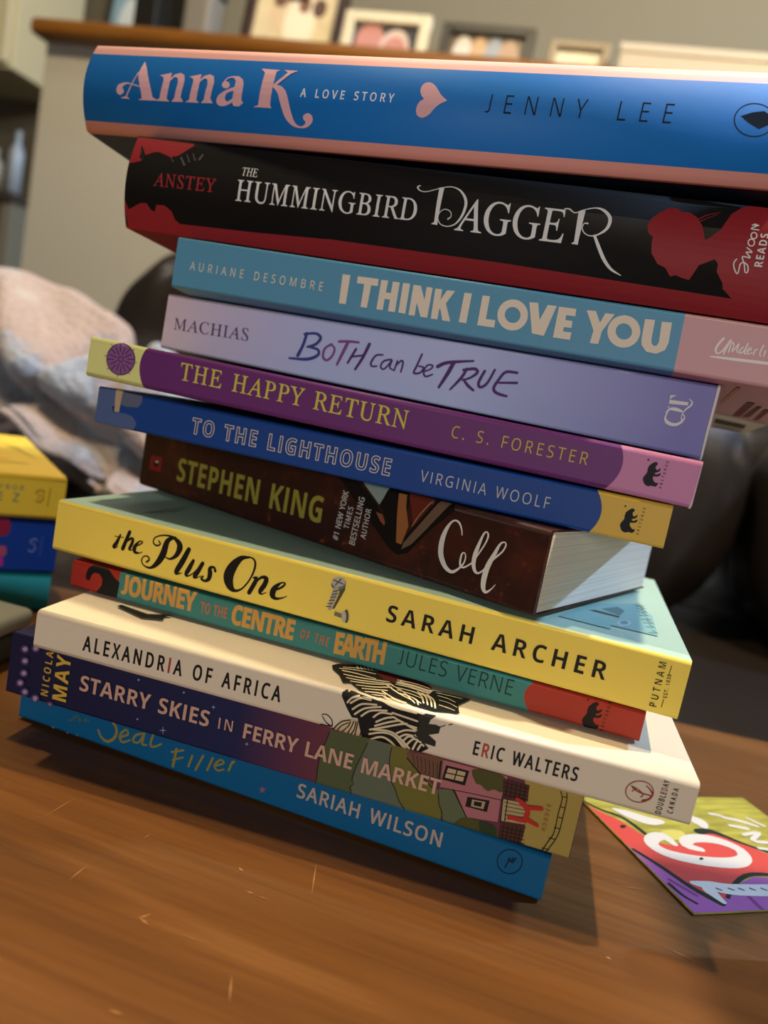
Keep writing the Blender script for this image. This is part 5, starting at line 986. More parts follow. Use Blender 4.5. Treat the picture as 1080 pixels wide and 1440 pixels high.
["S",108,[-1991,1559,8,-1979,1493,23,-1968,1426,8]]]],
["star_print",None,"spine",[
["S",108,[-793,627,8,-734,644,23,-674,661,8]],
["S",108,[-744,703,8,-734,644,23,-723,585,8]]]],
["star_print",None,"spine",[
["S",108,[-4598,1671,8,-4551,1684,24,-4503,1697,8]],
["S",108,[-4558,1729,8,-4551,1684,24,-4544,1639,8]]]],
["star_print",None,"spine",[
["S",108,[-3054,1677,8,-3008,1690,23,-2962,1703,8]],
["S",108,[-3016,1735,8,-3008,1690,23,-3001,1645,8]]]],
["star_print",None,"spine",[
["S",108,[-4433,410,8,-4393,421,24,-4354,432,8]],
["S",108,[-4399,459,8,-4393,421,24,-4387,383,8]]]],
["publisher_mark","red letter H with sideways name","spine",[
["S",109,[7399,1341,99,7564,1259,148,7738,1128,138,7767,926,148,7716,777,148,7304,754,129]],
["S",109,[7682,1164,138,8114,1256,117]],
["S",109,[7728,834,138,8100,739,98]],
['T', 110, 'S', 'HODDER', [8359, 620, 8352, 1446, 8243, 620], 0.85, 0, {}, 0]]]],
'seat':[
["title_lettering","gold brush script","spine",[
["S",111,[-5432,966,78,-5244,772,95,-5259,470,104,-5501,240,96,-5764,309,78,-5919,515,70]],
["S",111,[-5084,526,69,-4794,720,77,-4890,858,69,-5070,615,86,-4970,393,78,-4675,556,60]],
["S",111,[-4175,942,68,-4487,801,77,-4567,565,77,-4359,573,68,-4203,891,68,-4221,567,77,-4061,585,59]],
["S",111,[-3857,1085,67,-3919,648,76,-3777,610,68,-3522,792,59]],
["S",111,[-2962,790,92,-2991,182,92]],
["S",111,[-3114,641,67,-2706,832,66]],
["S",111,[-3027,395,67,-2690,589,58]],
["S",111,[-2368,752,74,-2449,361,75]],
["S",111,[-1991,876,74,-2139,439,74,-2179,318,66]],
["S",111,[-1651,905,73,-1770,455,74]],
["S",111,[-1494,695,65,-1245,876,65,-1383,936,65,-1551,676,73,-1402,561,65,-1207,667,57]],
["S",111,[-957,1020,72,-1040,682,73]],
["S",111,[-1014,870,57,-893,1041,64]],
["S",112,[-7110,541,30,-7008,504,35,-6909,689,29,-6733,784,29]],
["S",112,[-6853,736,29,-6876,557,29]],
["S",112,[-6697,755,29,-6704,599,29,-6624,693,29,-6594,622,29]],
["S",112,[-6498,698,29,-6415,769,29,-6461,664,29,-6284,742,23]]]],
["author_lettering","tan capitals","spine",[
['T', 113, 'S', 'SARIAH WILSON', [1329, 607, 6040, 586, 1341, 1055], 0.86, 0.03, {}, 0]]],
["publisher_mark","dark ring with a script letter","spine",[
["S",114,[8366,993,29,8374,912,29,8366,827,29,8341,745,29,8300,669,29,8245,603,29,8180,549,29,8107,512,29,8030,493,29,7952,492,29,7879,510,29,7813,546,29,7758,599,29,7716,665,29,7691,741,29,7682,824,29,7691,909,29,7717,992,29,7759,1068,29,7814,1134,29,7880,1186,29,7953,1223,29,8030,1242,29,8107,1242,29,8179,1223,29,8245,1187,29,8299,1134,29,8340,1069,29,8366,993,29]],
["S",114,[7939,654,40,7976,832,40,7996,975,40,8046,858,40,8098,1013,45,8098,850,40,8181,1044,40]],
["F",115,0,[179,572,229,501,321,525,263,444,300,364,214,384,144,310,149,405,69,439,159,477]],
["F",116,0,[-7665,171,-7630,123,-7562,140,-7607,84,-7648,-25,-7663,28,-7765,-62,-7698,52,-7750,80,-7683,107]],
["F",117,0,[-6659,109,-6666,91,-6687,77,-6709,76,-6720,90,-6714,108,-6693,121,-6671,122]],
["F",117,0,[-7038,74,-7050,51,-7082,29,-7105,28,-7105,50,-7093,73,-7071,87,-7049,88]]]]],
'lyellow':[
["title_lettering","grey green capitals","spine",[
['T', 118, 'B', 'EZ', [7053, 787, 8032, 760, 7023, 1214], 0.9, 0.0, {}, 0],
['T', 118, 'B', 'YBOR', [7115, 1334, 8179, 1323, 7095, 1574], 0.9, -0.01, {}, 0]]],
["publisher_mark","brown swirl with sideways name","spine",[
["S",119,[8720,1219,46,8766,1361,72,8949,1413,72,9071,1321,46,9032,1247,26]],
["S",119,[8736,943,33,8826,846,73,8978,894,73,9052,1075,53,8911,1201,40,8825,1124,39,8903,992,33]],
["S",119,[9274,675,40,9314,1553,40]]]],
["cover_print","thin grey lines and orange dash","top",[
["S",120,[7340,3906,257,7905,3970,261]],
["S",121,[7220,2799,132,8265,3168,188,8711,3043,137]],
["S",122,[8095,10193,63,8987,6495,58]],
["S",122,[8281,9866,63,9086,6056,57]],
["S",122,[8466,9542,62,9184,5623,56]],
["S",122,[8650,9220,62,9280,5197,56]],
["S",122,[8833,8900,62,9375,4776,55]]]]],
'lblue':[
["cover_art","magenta and pink patches","spine",[
["F",123,0,[6786,2562,7717,2598,7858,2263,7812,1844,7641,1730,6866,1647]],
["F",124,0,[6905,1272,7753,1250,7832,941,7744,762,6957,758]],
["F",125,0,[6961,724,7687,724,7732,306,7010,242]]]],
["publisher_mark","pale swirl with sideways name","spine",[
["S",126,[8788,1449,40,8804,1591,60,8953,1670,60,9073,1589,40]],
["S",126,[8710,1162,33,8801,1061,60,8956,1086,60,9013,1284,47,8914,1456,33,8843,1381,27]],
["S",127,[9252,870,47,9289,1797,47]]]]],
'lteal':[
["publisher_mark","pale swirl","spine",[
["S",128,[8916,813,34,8993,977,47,9150,999,48,9224,910,34]],
["S",128,[8904,633,34,9008,563,48,9119,709,41]]]]],
'card':[
["painted_bands","red and purple bands with black outlines","top",[
["F",129,0,[-4044,6284,-3813,5656,-3189,4866,-2745,3642,-2195,3375,-1032,3625,-82,4165,263,4094,1033,3469,1697,2665,3084,1080,2582,636,517,1666,-104,1721,-1335,1301,-2301,525,-2640,437,-3036,1199,-3361,2346,-3891,3208,-4249,3339,-4462,4653]],
["F",130,0,[-3984,3589,-3873,3233,-3450,2230,-3123,1093,-2627,353,-1345,1189,-119,1604,3084,1080,-21,-1666,-4549,-633,-4793,1591]],
["S",131,[-4014,6254,98,-3569,5585,144,-2963,5053,165,-2727,4174,182,-2702,3511,154]],
["S",131,[-284,4166,355,324,4164,311,1033,3469,164,1822,2792,138,2739,1693,132]],
["S",131,[-3846,3145,147,-3450,2230,182,-3080,1146,230,-2601,383,278]],
["S",131,[-2126,622,133,-1296,1243,160,-104,1721,189,1518,1491,149]],
["S",131,[-3793,1336,153,-3708,798,130,-3505,426,109]],
["S",132,[-1248,799,156,-1308,165,150,-1262,-246,110]],
["S",132,[-3625,1551,136,-3213,776,131]],
["F",133,0,[-3204,4490,-3298,4412,-3414,4380,-3484,4412,-3469,4490,-3376,4568,-3260,4600,-3188,4568]],
["F",134,0,[-1050,3963,-1160,3863,-1316,3773,-1501,3704,-1697,3660,-1887,3647,-2051,3664,-2175,3710,-2246,3781,-2259,3870,-2212,3969,-2108,4069,-1956,4160,-1771,4232,-1571,4278,-1376,4294,-1206,4278,-1079,4230,-1007,4156,-997,4064]]]],
["painted_numerals","thick white brush strokes","top",[
["S",135,[-1956,3437,266,-2072,3901,453,-2600,3772,490,-2891,3384,500,-2587,2875,510,-1601,2484,552,-402,2333,581,347,2565,486,570,3076,455,189,3546,486,-431,3754,509,-1123,3693,456,-1487,3366,445,-1080,3102,288]],
["S",135,[-2930,5594,194,-2592,5302,529,-2019,4872,595,-1477,4803,311]],
["S",135,[128,5030,448,246,4737,639,218,4519,364]],
["S",135,[-2861,1357,214,-2266,1169,526,-1540,975,567,-62,882,601]],
["S",135,[-2534,961,479,-2474,429,205]],
["S",135,[1233,5340,154,1641,5191,154]],
["S",135,[1655,5085,179,2276,4818,204,2731,4492,152]],
["S",135,[1496,4549,174,2108,4346,224]],
["S",135,[1579,3947,169,2450,4085,173,1670,3599,191,2265,3455,191]],
["S",135,[2762,5047,130,3087,4521,153]],
["S",135,[1531,3127,162,2218,2983,187]],
["F",136,0,[-1408,2578,-1479,2527,-1562,2508,-1609,2530,-1593,2582,-1523,2633,-1439,2653,-1392,2630]],
["S",137,[-2186,1056,78,-2071,964,58]],
["S",137,[-1710,1037,78,-1594,944,59]],
["S",137,[-1316,1021,79,-1201,928,59]],
["S",137,[-874,1003,79,-759,910,59]],
["S",137,[-428,986,80,-313,892,60]]]]]}
def book_shell(B, root, cov, hard):
    T, L, D = B['T'], B['L'], B['D']; tb, tt = math.tan(B['pb']), math.tan(B['pt']); tp = 2*B['dT']/L/T
    th = .0022 if hard else .00038
    N = 16 if hard else 5
    r = B['r']
    if hard: vs = [T*k/N for k in range(N+1)]
    else: vs = [r*(1-math.cos(k*math.pi/2/N)) for k in range(N+1)]+[T-r*(1-math.cos(k*math.pi/2/N)) for k in range(N, -1, -1)]
    outer = [(prof(B, v), v) for v in vs]
    loop = [(D, D*tb)] + outer + [(D, T+D*tt)]
    i0 = max(y for y, z in outer)+th
    inner = [(D, T+D*tt-th), (.004 if hard else i0+.0008, T-th+.002*tt)]
    if hard: inner += [(prof(B, v)+th*.6+.0006, v) for v in [T*(.9-.8*k/8) for k in range(9)]]
    else: inner += [(i0, T-th-.0006), (i0, th+.0006)]
    inner += [(.004 if hard else i0+.0008, th+.002*tb), (D, D*tb+th)]
    c = extrude_profile('cover', loop+inner, L, root, cov, 1, tp)
    for p in c.data.polygons:
        p.use_smooth = abs(p.normal.x) < .5 and p.area < L*.004
    ins = .0042 if hard else .0004; y1 = D-(.005 if hard else .0012); ya = i0+.0012
    ploop = [(ya, th+.0003+ya*tb), (y1, th+.0002+y1*tb), (y1, T-th-.0002+y1*tt), (ya, T-th-.0003+ya*tt)]
    extrude_profile('page_block', ploop, L-2*ins, root, page_mat(), 1, tp)
def make_book(key, label, cov, hard=False):
    B = BOOKS[key]
    root = empty('hardcover_book' if hard else 'paperback_book', B['o'])
    yw, ti = B['yaw'], B['tilt']
    ax = Vector((math.cos(yw)*math.cos(ti), math.sin(yw)*math.cos(ti), math.sin(ti))); dp = Vector((-math.sin(yw), math.cos(yw), 0)); up = ax.cross(dp)
    root.rotation_euler = Matrix((ax, dp, up)).transposed().to_euler()
    tag(root, label, 'book', 'books in the tall stack')
    book_shell(B, root, cov, hard)
    base = .00005
    for name, lab, kind, items in MARKS[key]:
        base = ink_part(B, root, name, lab, kind, items, base)
    return root

make_book('seat', 'bright blue paperback lying on the table at the very bottom of the tall stack',
    cover_mat('cover_sea_blue', '#0a5884'))
make_book('starry', 'navy paperback with a pink cottage and green fields, second lowest in the tall stack',
    cover_mat('cover_navy_patchwork', '#181a3a', [('xgrad', -.07, -.01, '#1b2148'), ('xgrad', -.012, .015, '#62303e')]))
make_book('walters', 'cream white paperback with striped zebras on the spine of the tall stack',
    cover_mat('cover_cream', '#d6c8b0', rough=.6, spec=.25))
make_book('journey', 'thin teal and red paperback right under the thick yellow one in the tall stack',
    cover_mat('cover_teal_red', '#3b7a72', [('xlt', -.0762, '#9a2a20'), ('par', .0600, -110, .005, '#a03220')]))
make_book('plus', 'yellow paperback with a mint cover and black script title in the tall stack',
    cover_mat('cover_yellow_mint', '#efd258', [('over', .009, .0008, '#a9c6b4'), ('under', .008, .0013, '#a9c6b4')]))
make_book('cell', 'thick dark brown paperback turned askew with its cream page edges showing at the right',
    cover_mat('cover_rust_brown', '#2c130d', speck=[('#4a2012', 38, .48, .72), ('#8a4020', 170, .60, .78)], rough=.5))
make_book('light', 'royal blue paperback with a yellow right end between the purple one and the brown one',
    cover_mat('cover_royal_blue', '#143f86', [('par', .0772, 60, .0062, '#cfa944')]))
make_book('happy', 'purple paperback with a lime green left end and pink right end in the tall stack',
    cover_mat('cover_purple_lime', '#662c6c', [('parl', -.0792, 50, .0075, '#dcdc8c'), ('par', .0782, 55, .0078, '#bd7aa2')]))
make_book('both', 'pale lavender paperback with hand painted title between the purple one and the teal blue one',
    cover_mat('cover_lavender', '#d0b8c8', [('xgrad', -.095, -.035, '#b8bfe4'), ('xgrad', .015, .088, '#7673ae')]))
make_book('think', 'teal blue paperback with heavy cream title and pink right end in the tall stack',
    cover_mat('cover_teal_pink', '#5693b2', [('xgts', .0620, -.033, '#c99a9c')]))
make_book('humm', 'black hardcover with red torn edges and white title, second from the top',
    cover_mat('cover_black_red', '#191716', [('under', .012, -.0004, '#8c1e1c')], rough=.7, spec=.12), True)
make_book('anna', 'bright blue hardcover with pink edges and pink title on top of the tall stack',
    cover_mat('cover_blue_pink', '#1470c0', [('zgt', .0265, '#eab0a8'), ('zlt', .0034, '#d9958a'), ('under', .012, .0012, '#0b1f38'), ('over', .014, .004, '#1470c0')], rough=.55, spec=.25), True)



# ------------------------------------------------------------------ small stack at the left
def side_book(key, label, cov):
    r = make_book(key, label, cov); r['group'] = 'books in the small stack at the left'; return r
side_book('lteal', 'aqua paperback lying on the table at the bottom of the small left stack', cover_mat('cover_aqua', '#2fa6b4'))
side_book('lblue', 'deep blue paperback with magenta patches in the middle of the small left stack', cover_mat('cover_deep_blue', '#123a92', rough=.35))
side_book('lyellow', 'golden yellow thick paperback on top of the small left stack', cover_mat('cover_golden', '#e6c23c', rough=.4))

# ------------------------------------------------------------------ painted card on the table
B = BOOKS['card']
card = empty('painted_card', B['o'], (0, 0, B['yaw']))
tag(card, 'small painted card with yellow, red and purple bands on the table at right', 'card')
bmobj('card_sheet', boxbm(-B['L']/2, B['L']/2, 0, B['D'], 0, B['T'], 0), card, mat('card_olive_paint', '#b9b04a', .4, .35, color2='#8f8a34', vscale=60, stretch=(1, 5, 1)))
base = .00005
for name, lab, kind, items in MARKS['card']: base = ink_part(B, card, name, lab, kind, items, base)

# ------------------------------------------------------------------ remote control at the left
rc = empty('remote_control', (-.1345, .2955, .0003), (0, 0, math.radians(-10)))
tag(rc, 'grey plastic remote control with dark buttons beside the bottom of the tall stack', 'remote control')
bmobj('lower_case', boxbm(-.074, -.001, -.019, .013, 0, .012, .004, 3), rc, mat('remote_dark_plastic', '#3a382e', .5, .3), True)
bmobj('upper_case', boxbm(-.075, 0, -.020, .014, .0122, .0205, .0038, 4), rc, mat('remote_grey_plastic', '#8d8c7c', .4, .4), True)
for k in range(3):
    for j in (-1, 1):
        b = bmesh.new(); bmesh.ops.create_cone(b, cap_ends=True, segments=16, radius1=.0035, radius2=.003, depth=.0016)
        bmesh.ops.translate(b, verts=b.verts, vec=(-.020-.02*k, -.003+.008*j, .0211)); bmobj('button', b, rc, mat('remote_button', '#1a1a18', .5))

# ------------------------------------------------------------------ dark box past the right edge
bx = empty('storage_box', (.1400, .2040, 0), (0, 0, math.radians(-10)))
tag(bx, 'dark box standing at the right edge of the table beside the painted card', 'box')
bmobj('body', boxbm(0, .09, -.12, 0, 0, .040, .003, 3), bx, mat('box_dark', '#1c1814', .6, .3))
bmobj('lid', boxbm(-.001, .091, -.121, .001, .0402, .052, .003, 3), bx, mat('box_dark', '#1c1814', .6, .3))

# ------------------------------------------------------------------ sofa
LEA = mat('sofa_leather', '#211b17', .30, .75, bump=.25, bscale=14, dist=.006)
sofa = empty('leather_sofa', rw(-.1, .72, FL), (0, 0, A))
tag(sofa, 'dark brown leather sofa with puffy back cushions behind the coffee table', 'sofa')
SO = Vector((-.1, .72, FL))
def cushion(name, a0, a1, b0, b1, z0, z1, ex=.35, wr=.0, seed=0, pleat=0):
    bm = bmesh.new(); U, V = 72, 40; rows = []
    sg = lambda t, e: math.copysign(abs(t)**e, t)
    cx, cy, cz = (a0+a1)/2-SO.x, (b0+b1)/2-SO.y, (z0+z1)/2-SO.z
    rx, ry, rz = (a1-a0)/2, (b1-b0)/2, (z1-z0)/2
    for j in range(V+1):
        ph = -math.pi/2+math.pi*j/V; row = []
        for i in range(U):
            th = 2*math.pi*i/U
            x = sg(math.cos(ph), ex)*sg(math.cos(th), ex); y = sg(math.cos(ph), ex)*sg(math.sin(th), ex); z = sg(math.sin(ph), ex)
            p = Vector((cx+rx*x, cy+ry*y, cz+rz*z))
            if wr:
                nv = noise.noise(Vector((p.x*6+seed, p.y*6, p.z*5)))*wr+noise.noise(Vector((p.x*16, p.y*16+seed, p.z*10)))*wr*.35
                p += Vector((x, y, z)).normalized()*nv
            if pleat:
                k = max(0, abs(z)-.35)*max(0, -y); p.y += pleat*k*math.cos((p.x+.03*noise.noise(Vector((p.x*9, p.z*5, seed))))*150)
            row.append(bm.verts.new(p))
        rows.append(row)
    for j in range(V):
        for i in range(U):
            try: bm.faces.new((rows[j][i], rows[j][(i+1) % U], rows[j+1][(i+1) % U], rows[j+1][i]))
            except ValueError: pass
    bmesh.ops.remove_doubles(bm, verts=bm.verts, dist=1e-5)
    bmesh.ops.recalc_face_normals(bm, faces=bm.faces)
    return bmobj(name, bm, sofa, LEA, True)
cushion('seat_base', -.57, .95, .50, 1.20, FL+.05, -.20, .12)
for k, (a0, a1) in enumerate(((-.57, -.155), (-.15, .395), (.40, .94))):
    cushion('seat_cushion', a0, a1, .47, 1.02, -.22, -.045, .3, .006, k*7)
for k, (a0, a1) in enumerate(((-.565, -.20), (-.195, .160), (.165, .60), (.605, .95))):
    cushion('back_cushion', a0, a1, .76, 1.06, -.06, (.262, .235, .21, .20)[k], .66, .016, 3+k*5, .014)
cushion('backrest_frame', -.56, .95, 1.065, 1.22, FL+.06, .20, .15)
cushion('armrest', -1.00, -.58, .50, 1.20, FL+.05, .03, .35, .006, 2)
for sx in (-.9, .85):
    for sy in (.56, 1.14):
        bmobj('foot', boxbm(sx-.03-SO.x, sx+.03-SO.x, sy-.03-SO.y, sy+.03-SO.y, 0, .052, .004), sofa, mat('sofa_foot', '#1a120c'))

# ------------------------------------------------------------------ blanket thrown over the sofa arm
def blanket_mat():
    m = bpy.data.materials.new('fleece_patchwork'); m.use_nodes = True; nt = m.node_tree; N = nt.nodes; K = nt.links; b = N['Principled BSDF']
    b.inputs['Roughness'].default_value = .95; b.inputs['Specular IOR Level'].default_value = .05; b.inputs['Sheen Weight'].default_value = .4
    tc = N.new('ShaderNodeTexCoord'); n0 = N.new('ShaderNodeTexNoise'); n0.inputs['Scale'].default_value = 9; n0.inputs['Detail'].default_value = 3; K.new(tc.outputs['Object'], n0.inputs['Vector'])
    r = N.new('ShaderNodeValToRGB'); r.color_ramp.interpolation = 'LINEAR'
    E = r.color_ramp.elements; E[0].position = .34; E[0].color = srgb('#c3ced6'); E[1].position = .86; E[1].color = srgb('#cdd2c6')
    for p, c in ((.42, '#959aa6'), (.47, '#a9958b'), (.56, '#77757c'), (.60, '#9aa3b0'), (.65, '#ad988d'), (.78, '#b5a094')):
        x = E.new(p); x.color = srgb(c)
    sz = N.new('ShaderNodeSeparateXYZ'); K.new(tc.outputs['Object'], sz.inputs[0])
    q1 = N.new('ShaderNodeMath'); q1.operation = 'MULTIPLY'; q1.inputs[1].default_value = 2.2; K.new(sz.outputs[2], q1.inputs[0])
    q2 = N.new('ShaderNodeMath'); q2.operation = 'MULTIPLY_ADD'; q2.inputs[1].default_value = .75; K.new(n0.outputs[0], q2.inputs[0]); K.new(q1.outputs[0], q2.inputs[2])
    K.new(q2.outputs[0], r.inputs[0])
    n = N.new('ShaderNodeTexNoise'); n.inputs['Scale'].default_value = 160; n.inputs['Detail'].default_value = 4; K.new(tc.outputs['Object'], n.inputs['Vector'])
    mx = N.new('ShaderNodeMix'); mx.data_type = 'RGBA'; mx.blend_type = 'MULTIPLY'; mx.inputs[0].default_value = .5; K.new(r.outputs[0], mx.inputs[6]); K.new(n.outputs[0], mx.inputs[7])
    mx2 = N.new('ShaderNodeMix'); mx2.data_type = 'RGBA'; mx2.inputs[0].default_value = .35; K.new(mx.outputs[2], mx2.inputs[6]); K.new(r.outputs[0], mx2.inputs[7])
    K.new(mx2.outputs[2], b.inputs['Base Color'])
    bp = N.new('ShaderNodeBump'); bp.inputs['Strength'].default_value = .8; bp.inputs['Distance'].default_value = .006; K.new(n.outputs[0], bp.inputs['Height']); K.new(bp.outputs[0], b.inputs['Normal'])
    return m
def make_blanket():
    """a rumpled throw: fold rolls heaped over the arm and the end of the seat"""
    bm = bmesh.new(); NU, NV = 130, 110; rows = []
    def lerp(t, pts):
        for (a, x), (b, y) in zip(pts, pts[1:]):
            if t <= b: k = (t-a)/(b-a); k = k*k*(3-2*k); return x+(y-x)*max(0, k)
        return pts[-1][1]
    bump = lambda x, c, w: math.exp(-((x-c)/w)**2)
    for j in range(NV+1):
        v = j/NV; row = []
        for i in range(NU+1):
            u = i/NU; a = -.80+.47*u
            top = lerp(u, ((0, .165), (.45, .170), (.62, .168), (.71, .153), (.76, .150), (.84, .136), (1, .10)))
            low = lerp(u, ((0, .095), (.45, .090), (.52, .075), (.63, .035), (.70, .052), (.80, .022), (1, .0)))
            ang = math.pi*(v*1.1-.05); d = math.cos(ang); h = max(-.05, math.sin(ang)*.55+.45*(1-d)/2*1.0) if v < .55 else math.sin(ang)
            h = min(1, max(0, (1-math.cos(min(v, .5)*2*math.pi/2*2/2*1.0))*1.0)) if v < .5 else math.sin(ang)
            z = low+(top-low)*h
            b = .66-.095*d
            p = Vector((a, b, z))
            t = v+.05*math.sin(u*9+.6)+.03*math.sin(u*21)
            w = .024*bump(t, .36, .07)-.060*bump(t, .29+.03*math.sin(u*6), .035)*lerp(u, ((0, .3), (.4, .8), (.6, 1), (1, .7)))
            w += .018*bump(t, .17, .05)-.030*bump(t, .09, .025)
            w -= .030*bump(u+.25*v, .93, .018)+.020*bump(u-.3*v, .62, .015)
            w += noise.noise(Vector((a*8, b*6, z*10+2)))*.014+noise.noise(Vector((a*24, b*20+4, z*26)))*.005
            n = Vector((0, -d, h*.5)).normalized()
            row.append(bm.verts.new(p+n*w))
        rows.append(row)
    for j in range(NV):
        for i in range(NU): bm.faces.new((rows[j][i], rows[j][i+1], rows[j+1][i+1], rows[j+1][i]))
    bmesh.ops.recalc_face_normals(bm, faces=bm.faces)
    o = bmobj('throw_blanket', bm, None, blanket_mat(), True); o.rotation_euler = (0, 0, A)
    s = o.modifiers.new('thickness', 'SOLIDIFY'); s.thickness = .008
    tag(o, 'rumpled fleece blanket in beige, grey and pale blue heaped on the sofa', 'blanket')
make_blanket()

# ------------------------------------------------------------------ things on the ledge
LZ = .6675
def frame(name, label, a0, a1, h, bw, fcol, mcol, b=1.395, tilt=7, mat_w=0, blobs=()):
    w = a1-a0
    r = empty(name, rw((a0+a1)/2, b, LZ), (0, 0, A)); tag(r, label, 'picture frame', 'picture frames on the ledge')
    T = Matrix.Rotation(math.radians(-tilt), 4, 'X')
    fm = mat(name+fcol.lstrip('#'), fcol, .4, .4)
    bm = bmesh.new()
    for x0, x1, z0, z1 in ((-w/2, -w/2+bw, 0, h), (w/2-bw, w/2, 0, h), (-w/2+bw, w/2-bw, 0, bw), (-w/2+bw, w/2-bw, h-bw, h)):
        boxbm(x0, x1, -.009, .009, z0, z1, .002, 2, bm)
    bm.transform(T); bmobj('frame_moulding', bm, r, fm)
    bm = boxbm(-w/2+bw*.6, w/2-bw*.6, .001, .004, bw*.6, h-bw*.6); bm.transform(T); bmobj('picture', bm, r, mat('picture'+mcol.lstrip('#'), mcol, .3, .4, var=.12, vscale=30))
    for k, (cx, cz, rx, rz, c) in enumerate(blobs):
        bm = bmesh.new(); vs = [bm.verts.new((cx*w/2+rx*w*math.cos(t*math.pi/10), .0005-.00012*k, h/2+cz*h/2+rz*h*math.sin(t*math.pi/10))) for t in range(20)]
        bm.faces.new(vs); bm.transform(T); bmobj('picture_shape', bm, r, mat('pic'+c.lstrip('#'), c, .4))
    bm = boxbm(-.02, .02, 0, .003, 0, h*.7); bm.transform(Matrix.Translation((0, .07, 0)) @ Matrix.Rotation(math.radians(24), 4, 'X') @ Matrix.Translation((0, 0, 0)))
    bmobj('stand', bm, r, fm)
    return r
frame('picture_frame', 'blue and white picture in a dark frame at the left end of the ledge', -1.062, -.968, .17, .010, '#35322c', '#8fb6cc', blobs=((0, -.35, .22, .3, '#d8e6ee'), (.45, -.2, .1, .3, '#d0dce6')))
frame('picture_frame', 'tall dark brown frame with a pale faded family picture on the ledge', -.772, -.578, .24, .018, '#2c1811', '#d6c8a4', blobs=((-.25, -.15, .14, .16, '#cdb796'), (-.35, .05, .07, .06, '#6a4a40'), (.1, -.3, .16, .2, '#e2d9c0'), (.15, -.02, .06, .06, '#7c5a48'), (.45, -.05, .07, .07, '#5c4238')))
frame('picture_frame', 'white frame with a portrait of two smiling heads on the ledge', -.577, -.420, .112, .018, '#d2c9ac', '#3a3a3c', blobs=((-.35, .12, .17, .30, '#b9827c'), (.25, -.1, .18, .34, '#c9b9b4'), (.25, -.2, .15, .28, '#b9827c'), (-.3, -.75, .2, .2, '#a9a29a'), (.3, -.8, .2, .14, '#8a7a6a')))
frame('picture_frame', 'black frame with a small group picture on the ledge', -.397, -.237, .104, .016, '#2a281d', '#6a5c4c', blobs=((-.5, -.1, .11, .4, '#c9c4bc'), (-.15, -.1, .1, .42, '#b89a78'), (.18, -.1, .1, .42, '#8d98a4'), (.5, -.15, .12, .4, '#a8907c'), (-.55, -.7, .12, .1, '#3a2a24')))
frame('picture_frame', 'small grey brown frame with a pale card on the ledge beside the white box', -.209, -.111, .089, .012, '#8a7c62', '#d9d2bc', blobs=((0, 0, .22, .22, '#c8c4b4'),))
def ledge_item(name, label, cat, a0, a1, h, parts, b=1.37):
    r = empty(name, rw((a0+a1)/2, b, LZ), (0, 0, A)); tag(r, label, cat)
    for pn, x0, x1, y0, y1, z0, z1, c, bev in parts:
        bmobj(pn, boxbm(x0, x1, y0, y1, z0, z1, bev), r, mat('ledge_'+c.lstrip('#'), c, .5, .3))
    return r
ledge_item('photo_box', 'black box standing beside the blue picture on the ledge', 'box', -.945, -.90, .16, (('body', -.0225, .0225, -.05, .05, 0, .15, '#15140f', .003), ('lid', -.0235, .0235, -.051, .051, .1502, .17, '#1b1a15', .003)))
ledge_item('candle_jar', 'grey glass jar with a dark lid beside the tall brown frame on the ledge', 'jar', -.875, -.815, .12, (('body', -.028, .026, -.03, .03, 0, .11, '#77736a', .008), ('lid', -.028, .026, -.03, .03, .1102, .13, '#20303a', .004)), b=1.39)
ledge_item('white_box', 'long white box lying on the ledge at the right', 'box', -.094, .52, .08, (('body', -.305, .30, -.04, .05, 0, .062, '#b5ad9c', .002), ('lid', -.307, .302, -.042, .052, .0622, .076, '#b9b1a1', .002)), b=1.40)

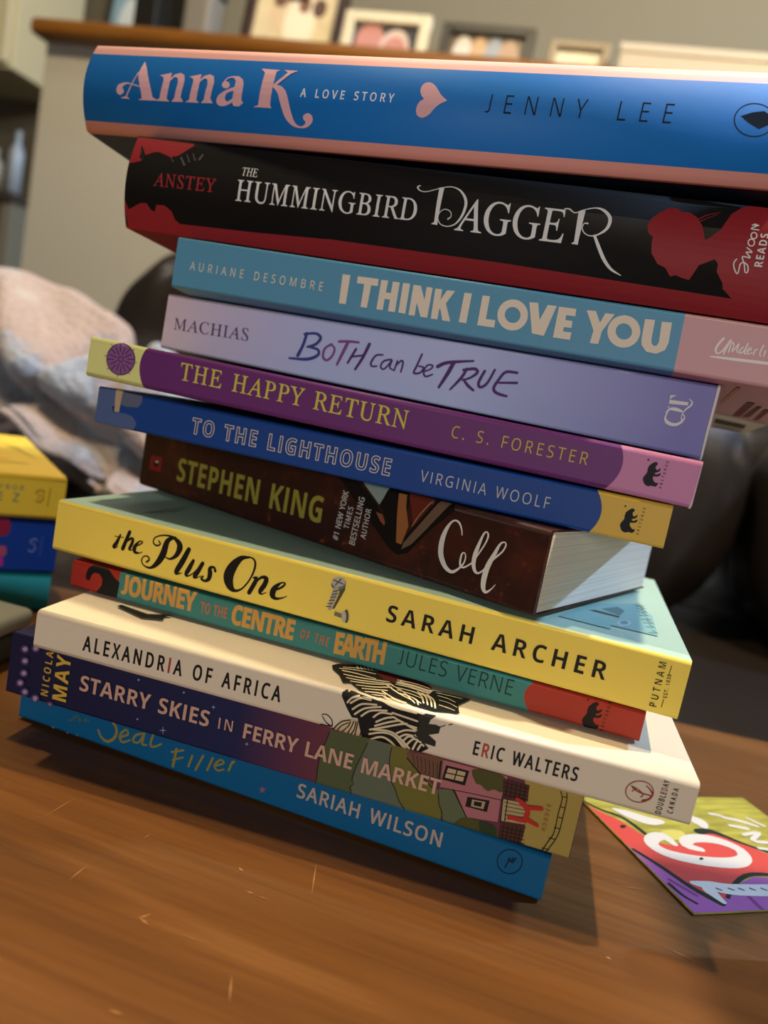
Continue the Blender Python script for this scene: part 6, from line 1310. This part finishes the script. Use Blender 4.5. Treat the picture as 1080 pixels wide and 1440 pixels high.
# ------------------------------------------------------------------ passage at the far left
cb = empty('wall_cabinet', rw(-1.925, 2.0, .775), (0, 0, A)); tag(cb, 'cream cabinet hanging on the passage wall in the top left corner', 'cabinet')
bmobj('body', boxbm(-.3, .27, -.16, .09, 0, .8, .004), cb, mat('cabinet_cream', '#cdc39c', .5, .3))
bmobj('door', boxbm(-.29, .26, -.182, -.1605, .01, .79, .004), cb, mat('cabinet_cream', '#cdc39c', .5, .3))
sc = empty('side_cabinet', rw(-1.84, 1.98, FL), (0, 0, A)); tag(sc, 'dark brown low cabinet with a pale edge strip at the far left', 'cabinet')
bmobj('body', boxbm(-.3, .25, -.2, .1, 0, .88, .004), sc, mat('cabinet_dark', '#4a4036', .5, .3)); bmobj('edge_strip', boxbm(.2502, .285, -.2, .1, 0, .88, .003), sc, mat('cabinet_strip', '#8d8570', .5)); bmobj('worktop', boxbm(-.31, .29, -.21, .11, .8802, .905, .003), sc, mat('cabinet_dark', '#4a4036', .5, .3))
def bottle(label, a, h, r, c):
    bm = bmesh.new(); pr = [(0, 0), (r, 0), (r, h*.68), (r*.4, h*.82), (r*.4, h*.93), (0, h*.93)]
    vs = [bm.verts.new((x, 0, z)) for x, z in pr]; es = [bm.edges.new((vs[i], vs[i+1])) for i in range(len(vs)-1)]
    bmesh.ops.spin(bm, geom=vs+es, cent=(0, 0, 0), axis=(0, 0, 1), angle=2*math.pi, steps=24); bmesh.ops.remove_doubles(bm, verts=bm.verts, dist=1e-5); bmesh.ops.recalc_face_normals(bm, faces=bm.faces)
    e = empty('bottle', rw(a, 1.82, FL+.9055), (0, 0, A)); tag(e, label, 'bottle')
    bmobj('body', bm, e, mat('bottle_'+c.lstrip('#'), c, .25, .5), True)
    b2 = bmesh.new(); bmesh.ops.create_cone(b2, cap_ends=True, segments=20, radius1=r*.45, radius2=r*.42, depth=h*.08); bmesh.ops.translate(b2, verts=b2.verts, vec=(0, 0, h*.971)); bmobj('cap', b2, e, mat('bottle_cap', '#aab2b6', .4))
bottle('tall pale grey bottle standing on the dark cabinet at the far left', -1.592, .16, .018, '#b9c2c6')
bottle('shorter white bottle left of the tall pale bottle at the far left', -1.66, .11, .025, '#c9ccca')
